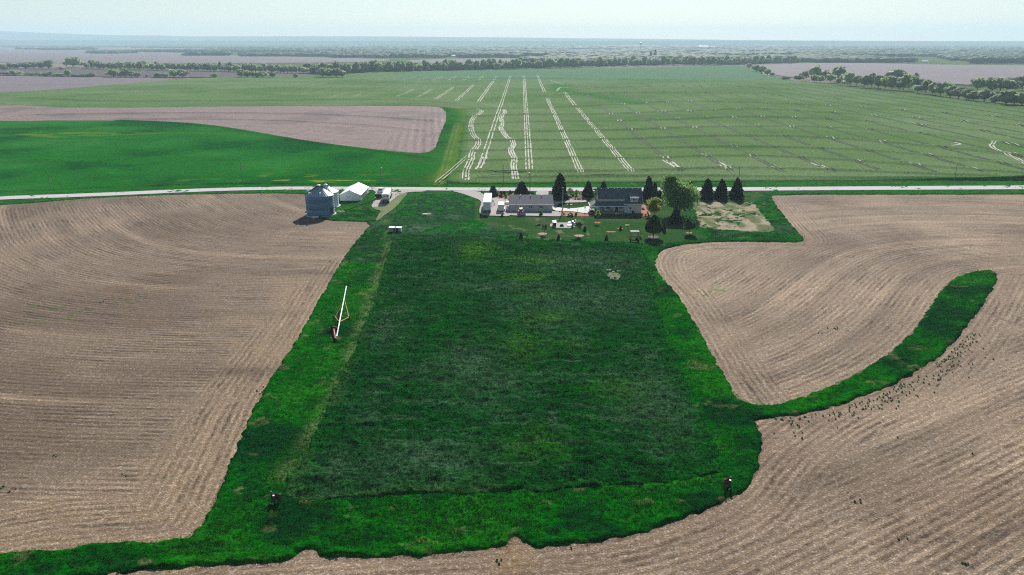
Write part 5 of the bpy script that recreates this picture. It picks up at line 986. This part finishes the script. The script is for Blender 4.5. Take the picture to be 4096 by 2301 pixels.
t = thing('well_cap', 'pale slab with an orange pipe in the weeds near the farm track', 'well cap', place(1706, 857, .5)); MB().prism([(-1.6, -.3), (-.4, -.7), (1.3, -.5), (1.7, .1), (.4, .6), (-1.2, .5)], 2, 0, .12).build('slab', M['stone'], t); MB().tube((.6, .1, .12), (.6, .1, .9), .07).build('pipe', M['orange'], t)
# rusty steel guards at the two near corners of the meadow
def guard(x, y, rz, label, side):
    t = thing('pipe_guard', label, 'guard', place(x, y, .2), rz, 'rusty steel guards at the near meadow corners'); t.scale = (.85, .85, .85)
    for s, h in ((-1, 1.75), (1, 1.55)): p = MB().tube((s * .75, 0, -.2), (s * .75, 0, h), .11, .11, 12).build('post', M['rust'], t); MB().lathe([(.12, h), (.1, h + .06), (0, h + .08)], 12, (s * .75, 0)).build('post_cap', M['wood'], p)
    n = 10; mb = MB(); out = [(-.72 + 1.44 * i / n, .32 * math.sin(math.pi * i / n)) for i in range(n + 1)]; inn = [(a, b - .05) for a, b in out[::-1]]; mb.prism([*out, *inn], 2, .25, 1.45).build('curved_plate', M['rust'], t)
    MB().tube((side * .15, -.35, 0), (side * .15, -.35, 1.35), .16, .16, 14).build('standpipe', M['dark'], t); MB().lathe([(0, 1.47), (.15, 1.46), (.17, 1.38), (.15, 1.35)], 16, (side * .15, -.35)).build('pipe_cap', M['white'], t)
    for q in (-.5, -.2): MB().blob((q, -.7, .15), (.14, .12, .1), 7, 5, .2, 4).build('stone', M['stone'], t)
guard(1106, 2010, R(-14), 'rusty curved steel guard at the lower left corner of the meadow', -1); guard(2908, 1950, R(38), 'rusty curved steel guard at the lower right corner of the meadow', 1)

# ------------------------------------------------------------------ utility poles along the road
GP = 'utility poles along the country road'
for i, (x, y, yt, kind, l) in enumerate([(203, 757, 690, 0, 'leftmost utility pole in front of the green hay field'), (970, 731, 652, 0, 'utility pole in the green hay field left of the grain bins'), (1524, 738, 665, 1, 'utility pole with a lamp above the parked pickup'), (1488.5, 768, 688, 0, 'shorter grey pole beside the white shed'),
        (2013, 742, 660, 0, 'utility pole across the road above the small spruce'), (2119.5, 781, 683, 2, 'utility pole with a transformer behind the garage'), (2953, 738, 668, 0, 'utility pole rising behind the rightmost garden spruce'), (3817, 724, 660, 0, 'utility pole at the far right beyond the road')]):
    loc = place(x, y, .1); zc = math.hypot(loc[1], CAM_H); h = (y - yt) * zc / FPX / .97; t = thing('utility_pole', l, 'pole', loc, 0, GP); MB().tube((0, 0, 0), (0, 0, h), .16, .11, 8).build('shaft', M['wood_pole'], t)
    MB().tube((0, 0, h - .02), (0, 0, h + .18), .05, .04, 6).build('insulator', M['offwhite'], t)
    if kind == 1: MB().tube((0, 0, h - 1.2), (.45, -.2, h - .9), .04).build('lamp_arm', M['steel'], t); MB().lathe([(.05, h - .8), (.25, h - .95), (.25, h - 1.2), (0, h - 1.25)], 12, (.5, -.2)).build('lamp_head', M['white'], t)
    if kind == 2: MB().tube((-.3, -.15, h - 2.1), (-.3, -.15, h - 1.1), .25, .25, 12).build('transformer', M['steel'], t)

# ------------------------------------------------------------------ distant trees
def far_crown(seed, n=210, core=True, tall=1.0):
    r = np.random.default_rng(seed); P = crown_pts(n, 11, .95, .16, 1.0, r, shell=.6); V, F = cards(P, .13 * r.uniform(.6, 1.3, n), 0, r)
    mb = MB().blob((0, 0, .56), (.36, .36, .36), 9, 6, .2, seed); V = np.vstack([V, np.array(mb.v)]); F = np.vstack([F, np.array(mb.f) + len(V) - len(mb.v)]); return V, F
def trunk_mesh():
    mb = MB().tube((0, 0, 0), (0, 0, .4), .03, .02, 6); o = mb.build('trunk', M['bark']); me = o.data; bpy.data.objects.remove(o); return me
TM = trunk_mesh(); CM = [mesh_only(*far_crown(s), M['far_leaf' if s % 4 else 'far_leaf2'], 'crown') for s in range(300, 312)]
r = np.random.default_rng(5); Vc, Fc = cards(conifer_pts(1, .32, 260, r, 7, .05, .7), .09, .2, r); CONE = mesh_only(Vc, Fc, M['spruce'], 'crown')
cnt = [0]; LAB = {}
def far_tree(X, Y, H, W, label, group, cone=False, name='tree', parts=True):
    i = cnt[0]; cnt[0] += 1; t = bpy.data.objects.new('pine_tree' if cone else 'tree', None); t.location = (X, Y, .3); t.rotation_euler = (0, 0, (i * 2.4) % 6.28); t.scale = (W, W, H); link(t); tag(t, label, 'tree', group)
    c = bpy.data.objects.new('crown', CONE if cone else CM[(i * 7) % 12]); link(c, t); q = bpy.data.objects.new('trunk', TM); link(q, t)
def from_crop(x, y, h, w, ox, oy, sc, label, group, cone=False):
    fx, fy = ox + x / sc, oy + y / sc; X, Y = map(float, at(fx, fy, .3)); s = math.hypot(Y, CAM_H) / FPX / sc; far_tree(X, Y, h * s, w * s * 1.1, label, group, cone)
HR = [(545, 322, 38, 34), (600, 347, 50, 50), (640, 357, 50, 52), (680, 372, 45, 44), (715, 380, 28, 30), (800, 405, 22, 34), (832, 405, 22, 26), (915, 411, 38, 60), (950, 405, 62, 62), (1030, 400, 90, 74), (1030, 418, 46, 55), (1075, 421, 42, 42), (1110, 398, 62, 74), (1145, 422, 56, 60), (1210, 412, 96, 92), (1205, 436, 40, 32), (1250, 424, 62, 62),
      (1290, 441, 86, 72), (1340, 446, 72, 62), (1395, 456, 82, 72), (1450, 456, 98, 64), (1500, 466, 88, 72), (1550, 470, 82, 64), (1600, 474, 92, 74), (1620, 445, 118, 130), (1655, 478, 72, 62), (1685, 478, 106, 64), (1740, 462, 82, 64), (1765, 446, 90, 44), (1800, 464, 62, 64), (1790, 498, 52, 62), (1850, 502, 96, 72), (1900, 512, 86, 64), (1960, 522, 92, 74), (2005, 508, 80, 64),
      (2030, 536, 82, 72), (2090, 546, 88, 84), (2150, 556, 82, 72), (2200, 562, 72, 64), (2230, 484, 88, 72), (2280, 568, 92, 92), (2340, 486, 92, 104), (2400, 486, 96, 104), (2450, 490, 100, 114), (2360, 580, 62, 64), (2440, 592, 102, 112), (2500, 592, 92, 70), (2560, 598, 94, 84), (2560, 476, 98, 84), (2660, 608, 96, 90), (2740, 615, 90, 90), (2680, 480, 90, 90)]
hl = lambda i, x: ('first small tree at the field corner of the right hedgerow' if i == 0 else 'tree in the short row running down the far corner of the wheat' if i < 5 else 'tallest spreading tree of the right hedgerow' if i == 24 else 'low bush in the gap at the upper end of the right hedgerow' if i < 7 else 'tree in the upper part of the right hedgerow beside the wheat' if x < 1300 else 'tree in the dense middle of the right hedgerow' if x < 1780 else 'tree behind the lower right hedgerow at the mauve field' if i in (34, 39, 41, 42, 43, 48, 51) else 'tree in the lower right hedgerow bordering the wheat')
for i, (x, y, h, w) in enumerate(HR): from_crop(x, y, h, w * 1.3, 2700, 100, 1.845, hl(i, x), 'trees of the right hedgerow')
LS = [(45, 328, 36, 40, 1), (20, 330, 40, 50, 0), (75, 322, 40, 50, 0), (130, 322, 40, 60, 0), (190, 322, 45, 70, 0), (250, 322, 48, 70, 0), (310, 324, 50, 60, 0), (360, 326, 62, 58, 0), (490, 308, 44, 36, 0), (538, 312, 72, 84, 0), (600, 302, 30, 34, 0), (455, 328, 18, 46, 0),
      (50, 367, 22, 80, 0), (112, 369, 34, 76, 0), (225, 373, 22, 70, 0), (290, 375, 26, 70, 0), (345, 377, 26, 70, 0), (385, 378, 32, 60, 0), (440, 379, 22, 70, 0), (502, 380, 44, 42, 0), (560, 381, 20, 70, 0), (610, 382, 20, 60, 0), (670, 383, 26, 66, 0),
      (836, 384, 56, 74, 0), (885, 385, 30, 40, 0), (925, 384, 60, 56, 0), (968, 385, 44, 48, 0), (1012, 386, 36, 46, 0), (1083, 386, 20, 24, 0), (1170, 388, 34, 60, 0), (1215, 389, 34, 50, 0), (1280, 389, 58, 52, 0), (1345, 389, 58, 76, 0), (1580, 389, 30, 40, 0), (1775, 386, 54, 58, 0), (1822, 388, 46, 44, 0), (1862, 388, 40, 36, 0), (1890, 388, 38, 36, 0), (1930, 388, 46, 74, 0), (2010, 388, 38, 42, 0), (2176, 388, 28, 36, 0),
      (2375, 386, 66, 60, 0), (2425, 386, 62, 66, 0), (2475, 386, 64, 64, 0), (2520, 386, 52, 56, 0)]
for i, (x, y, h, w, c) in enumerate(LS):
    l = ('dark pointed tree at the far left field edge' if c else 'lone rounded tree standing above the left hedge clumps' if i == 9 else 'small bush in the open between the left hedge clumps' if i in (28, 33, 40) else 'tree in the line at the far left behind the mauve field' if i < 9 else 'small tree right of the lone rounded one' if i in (10, 11) else 'low hedge bush at the far left field edge' if i < 23 else 'tree in the left clump at the end of the mauve field' if i < 33 else 'tree in the small clump at the far edge of the wheat' if i < 41 else 'tree in the big clump at the far left corner of the wheat')
    from_crop(x, y, h, w * 1.25, 0, 100, 1.84, l, 'trees and bushes along the left field edge', bool(c))
BL = np.array([(215, 174), (330, 177), (450, 179), (560, 181), (700, 184), (780, 186), (830, 190), (870, 186.5), (934, 182.5), (1057, 180), (1194, 176.5), (1365, 171.5), (1536, 167.5), (1698, 164.8), (1835, 164.6), (1950, 161), (2022, 158.8)], float)
seg = np.concatenate([[0], np.cumsum(np.abs(np.diff(BL[:, 0])))]); nB = 200
for i in range(nB):
    s = (i + random.uniform(.1, .9)) / nB * seg[-1]; u = float(np.interp(s, seg, BL[:, 0])); v = float(np.interp(s, seg, BL[:, 1])) - (random.uniform(0, 2.4) if i % 3 else 0)
    X, Y = map(float, D(u, v)); H = random.uniform(14, 23) * (1.0 if u > 800 else .8); W = random.uniform(13, 21)
    l = 'tree in the long treeline, ' + ('section behind the left mauve field' if u < 450 else 'section behind the left hedge clumps' if u < 790 else 'bright green section at the far left wheat corner' if u < 940 else 'section above the left wheel tracks' if u < 1200 else 'section straight above the white wheel tracks' if u < 1440 else 'section right of the white wheel tracks' if u < 1700 else 'right end section beyond the wheat corner')
    far_tree(X, Y, H, W, l, 'trees of the long treeline beyond the wheat')
pl = [(1636, 152, 28, 'tall dark pine towering over the long treeline, left of its pair'), (1648, 152, 34, 'tallest dark pine standing out above the long treeline')]
for u, v, H, l in pl: X, Y = map(float, D(u, v)); far_tree(X, Y, H, 26, l, 'pair of tall pines', True)

# far woods: nobody could count them
def woods():
    t = (1 + 5 ** .5) / 2; I = np.array([(-1, t, 0), (1, t, 0), (-1, -t, 0), (1, -t, 0), (0, -1, t), (0, 1, t), (0, -1, -t), (0, 1, -t), (t, 0, -1), (t, 0, 1), (-t, 0, -1), (-t, 0, 1)], float); I /= np.linalg.norm(I[0])
    FI = np.array([(0, 11, 5), (0, 5, 1), (0, 1, 7), (0, 7, 10), (0, 10, 11), (1, 5, 9), (5, 11, 4), (11, 10, 2), (10, 7, 6), (7, 1, 8), (3, 9, 4), (3, 4, 2), (3, 2, 6), (3, 6, 8), (3, 8, 9), (4, 9, 5), (2, 4, 11), (6, 2, 10), (8, 6, 7), (9, 8, 1)])
    m = {}; V = list(I); F = []
    def mid(a, b):
        k = (min(a, b), max(a, b))
        if k not in m: p = V[a] + V[b]; m[k] = len(V); V.append(p / np.linalg.norm(p))
        return m[k]
    for a, b, c in FI: x, y, z = mid(a, b), mid(b, c), mid(c, a); F += [(a, x, z), (b, y, x), (c, z, y), (x, y, z)]
    I = np.array(V); FI = np.array(F)
    bands = [(41, 190, 124.5, 126.5, 130), (195, 238, 123, 125, 40), (227, 335, 132.5, 135.2, 140), (338, 345, 134, 136, 5), (352, 800, 128.5, 132, 520), (472, 575, 138, 140.5, 110), (610, 830, 139.5, 142.5, 260), (0, 2700, 107, 111, 1900), (0, 2700, 111, 116, 2600), (0, 330, 116, 119.5, 240), (330, 2700, 116, 122, 2300), (560, 2700, 122, 129, 2300), (860, 2700, 129, 137, 1900), (830, 1330, 136.5, 146, 650), (1330, 2000, 136, 158, 2300), (2000, 2700, 137, 156, 2100), (2440, 2700, 156, 160, 120), (2022, 2300, 154, 157.5, 170), (215, 1000, 170, 174, 0)]
    C = []
    for u0, u1, v0, v1, n in bands:
        u = rng.uniform(u0, u1, n * 2); v = rng.uniform(v0, v1, n * 2); X, Y = D(u, v); k = (.6 * vnoise(X / 420, Y / 420, 40) + .4 * vnoise(X / 160, Y / 160, 41)) > (.34 if v1 > 118 else .42); k &= ~((u > 1125) & (u < 1160) & (v > 140)); C.append(np.stack([X[k], Y[k]], 1)[:int(n * .9)])
    # a second row behind the long treeline
    for _ in range(420):
        s = random.uniform(0, seg[-1]); u = np.interp(s, seg, BL[:, 0]); v = np.interp(s, seg, BL[:, 1]) - random.uniform(2, 6); X, Y = D(u, v)
        if u > 800: C.append([[float(X), float(Y)]])
    C = np.vstack(C); n = len(C); rad = rng.uniform(9, 24, n) * (1 + np.clip((C[:, 1] - 2500) / 6000, 0, 1.5)); h = rng.uniform(10, 14, n) * (1 + .25 * (vnoise(C[:, 0] / 300, C[:, 1] / 500, 9) > .6))
    V = I[None] * (1 + rng.uniform(-.10, .10, (n, len(I), 1))); V = V * np.stack([rad, rad, h * .5], 1)[:, None]; V[:, :, :2] += C[:, None]; V[:, :, 2] += (h * .5)[:, None]
    F = FI[None] + (np.arange(n) * len(I))[:, None, None]; o = np_mesh('woodland', V.reshape(-1, 3), F.reshape(-1, 3), M['forest'], smooth=True)
    tag(o, 'far hazy woods filling the land below the horizon', 'woodland', None, 'stuff')
woods()
# far farm buildings
GF = 'far white farm buildings'
for i, (u, v, w, d, h, l) in enumerate([(1128, 142.6, 16, 14, 9, 'left white barn of the far farmstead above the wheat'), (1137, 142.8, 20, 14, 7, 'low white barn next to the left one of the far farmstead'), (1146, 143.0, 18, 14, 7, 'third white barn of the far farmstead'), (1155, 143.2, 16, 14, 8, 'right white barn of the far farmstead above the wheat'),
        (1770, 119.6, 90, 30, 16, 'far white barn near the horizon right of centre'), (1794, 119.9, 45, 25, 12, 'smaller far white barn just right of the bigger one'), (1884, 119.2, 30, 20, 12, 'tiny far white building near the horizon'), (2393, 125, 70, 30, 12, 'far white barn at the upper right among the woods'), (2325, 157, 18, 10, 5, 'white shed at the wood edge behind the right mauve field'),
        (92, 121.6, 34, 20, 9, 'far white farmhouse among trees at the upper left'), (152, 121, 14, 14, 8, 'tiny far white building at the upper left'), (354, 134.6, 26, 12, 7, 'far pale sheds beside the field at the upper left'), (1676, 114.5, 60, 30, 14, 'pale far building on the horizon plain above the pines')]):
    X, Y = map(float, D(u, v)); t = thing('barn', l, 'barn', (X, Y, 0), 0, GF); MB().prism([(-d / 2, 0), (d / 2, 0), (d / 2, h * .6), (0, h * .9), (-d / 2, h * .6)], 0, -w / 2, w / 2).build('wall', M['white'], t)
    MB().add([(-w / 2 - .5, -d / 2 - .6, h * .6), (w / 2 + .5, -d / 2 - .6, h * .6), (w / 2 + .5, 0, h * .98), (-w / 2 - .5, 0, h * .98), (w / 2 + .5, d / 2 + .6, h * .6), (-w / 2 - .5, d / 2 + .6, h * .6)], [(0, 1, 2, 3), (3, 2, 4, 5)]).build('roof', M['white'], t)
X, Y = map(float, D(1611, 131)); t = thing('water_tower', 'slim far water tower rising above the woods right of centre', 'tower', (X, Y, 0)); MB().tube((0, 0, 0), (0, 0, 40), 1.5, 1.2, 8).build('column', M['steel'], t); MB().lathe([(1.2, 38), (6, 44), (6.5, 47), (4, 51), (0, 52)], 14).build('tank', M['steel'], t)

# ------------------------------------------------------------------ grass blades and field weeds (stuff)
def tufts(name, n, P, hole, z, h, w, label, seed, dens=None, vlo=480, vhi=1480, mat='tuft'):
    r = np.random.default_rng(seed); u = r.uniform(-40, 2616, n * 6); v = vlo + (vhi - vlo) * r.uniform(0, 1, n * 6); X, Y = D(u, v); XY = np.stack([X, Y], 1)
    k = r.uniform(size=len(X)) < .25 + .75 * sstep(.35, .6, fbm(X, Y, 2.2, 3, seed)); X, Y, XY = X[k], Y[k], XY[k]; s = sdist(XY, P); k = s > .05
    for Hh in hole: k &= sdist(XY, Hh) < 0
    X, Y = X[k][:n], Y[k][:n]; n = len(X); sc = np.clip(Y / 140, .75, 2.0); V = []; 
    a = r.uniform(0, 6.28, (n, 4)); ln = r.uniform(.2, .9, (n, 4)); zz = z(X, Y)
    B = np.stack([np.repeat(X[:, None], 4, 1) + r.normal(0, .12, (n, 4)), np.repeat(Y[:, None], 4, 1) + r.normal(0, .12, (n, 4)), np.repeat(zz[:, None], 4, 1)], 2)
    ww = (w * sc)[:, None]; hh = (h * sc)[:, None] * r.uniform(.5, 1.2, (n, 4)); dx, dy = np.cos(a), np.sin(a)
    T = B + np.stack([dx * ln * hh, dy * ln * hh, hh], 2); S_ = np.stack([-dy * ww, dx * ww, 0 * dx], 2)
    V = np.stack([B - S_, B + S_, T], 2).reshape(-1, 3); o = np_mesh(name, V, np.arange(len(V)).reshape(-1, 3), M[mat]); tag(o, label, 'grass', None, 'stuff')
tufts('grass_blades', 60000, mP, (), lambda X, Y: meadow_z(X, Y, None) - .05, .24, .05, 'tangled weed blades standing in the dark meadow', 301)
tufts('grass_blades', 34000, gP, (mP, lP), lambda X, Y: verge_z(X, Y, 5 + 0 * X), .24, .045, 'long grass blades on the bright green verge', 302, vlo=590, mat='tuft2')
# scattered weeds on the bare soil beside the drain
def weeds():
    r = np.random.default_rng(8); C = []
    line = smooth_poly(poly([(1950, 1062), (2080, 1045), (2200, 1010), (2300, 965), (2390, 905), (2450, 840)]), 2, False); seg = np.linalg.norm(np.diff(line, axis=0), axis=1); T = np.concatenate([[0], np.cumsum(seg)])
    for _ in range(210):
        s = r.uniform(0, T[-1]); x, y = np.interp(s, T, line[:, 0]), np.interp(s, T, line[:, 1]); o = abs(r.normal(0, 1.8)) ** 1.1; C.append((x + o * .55 + r.normal(0, .4), y - o * .8 + 1.0, r.uniform(.06, .15)))
    for u, v, n, s in ((2108, 830, 14, 1.2), (2065, 838, 3, .4), (1903, 1075, 10, .6), (2000, 1085, 8, 2.0), (2270, 1360, 3, .5), (1435, 1258 + 120, 4, .3), (430, 605, 4, 1.5), (265, 760, 3, .6), (140, 1149, 4, .8), (325, 1193, 3, .8), (10, 1235, 8, 1.5), (2160, 1263, 5, .5), (2420, 1418, 5, .6), (1255, 1410, 6, .5), (660, 980, 14, 1.2), (2340, 1130, 4, 3), (2480, 900, 6, 4), (700, 580, 5, 2)):
        x, y = map(float, D(u, v))
        for _ in range(int(n * .4) + 1): C.append((x + r.normal(0, s), y + r.normal(0, s * .7), r.uniform(.06, .17)))
    C = np.array(C); n = 34; P = np.repeat(C, n, 0); d = r.normal(size=(len(P), 3)); d /= np.linalg.norm(d, axis=1)[:, None]; pts = np.stack([P[:, 0], P[:, 1], P[:, 2] * .5 + .03], 1) + d * (P[:, 2] * r.uniform(.4, 1, len(P)))[:, None] * [1, 1, .8]; pts[:, 2] = np.maximum(pts[:, 2], .03)
    V, F = cards(pts, .13 * r.uniform(.6, 1.4, len(pts)), 0, r); tag(np_mesh('weed_tufts', V, F, M['weedleaf']), 'green weed tufts scattered over the bare soil along the drain', 'weeds', None, 'stuff')
M['weedleaf'] = m_leaf('weed_leaves', (.16, .26, .11), (.28, .34, .20), .5, .8, 0); weeds()

# ------------------------------------------------------------------ haze
mh = bpy.data.materials.new('haze_air'); mh.use_nodes = True; nt = mh.node_tree; nt.nodes.clear(); out = nt.nodes.new('ShaderNodeOutputMaterial'); pv = nt.nodes.new('ShaderNodeVolumePrincipled')
pv.inputs['Color'].default_value = (.62, .83, .97, 1); pv.inputs['Density'].default_value = HAZE; pv.inputs['Anisotropy'].default_value = 0.1; nt.links.new(pv.outputs[0], out.inputs['Volume'])
hz = MB().box(-19000, 19000, -500, 17000, -22, 330).build('haze', mh); tag(hz, 'thin blue haze filling the air towards the horizon', 'haze', None, 'stuff')
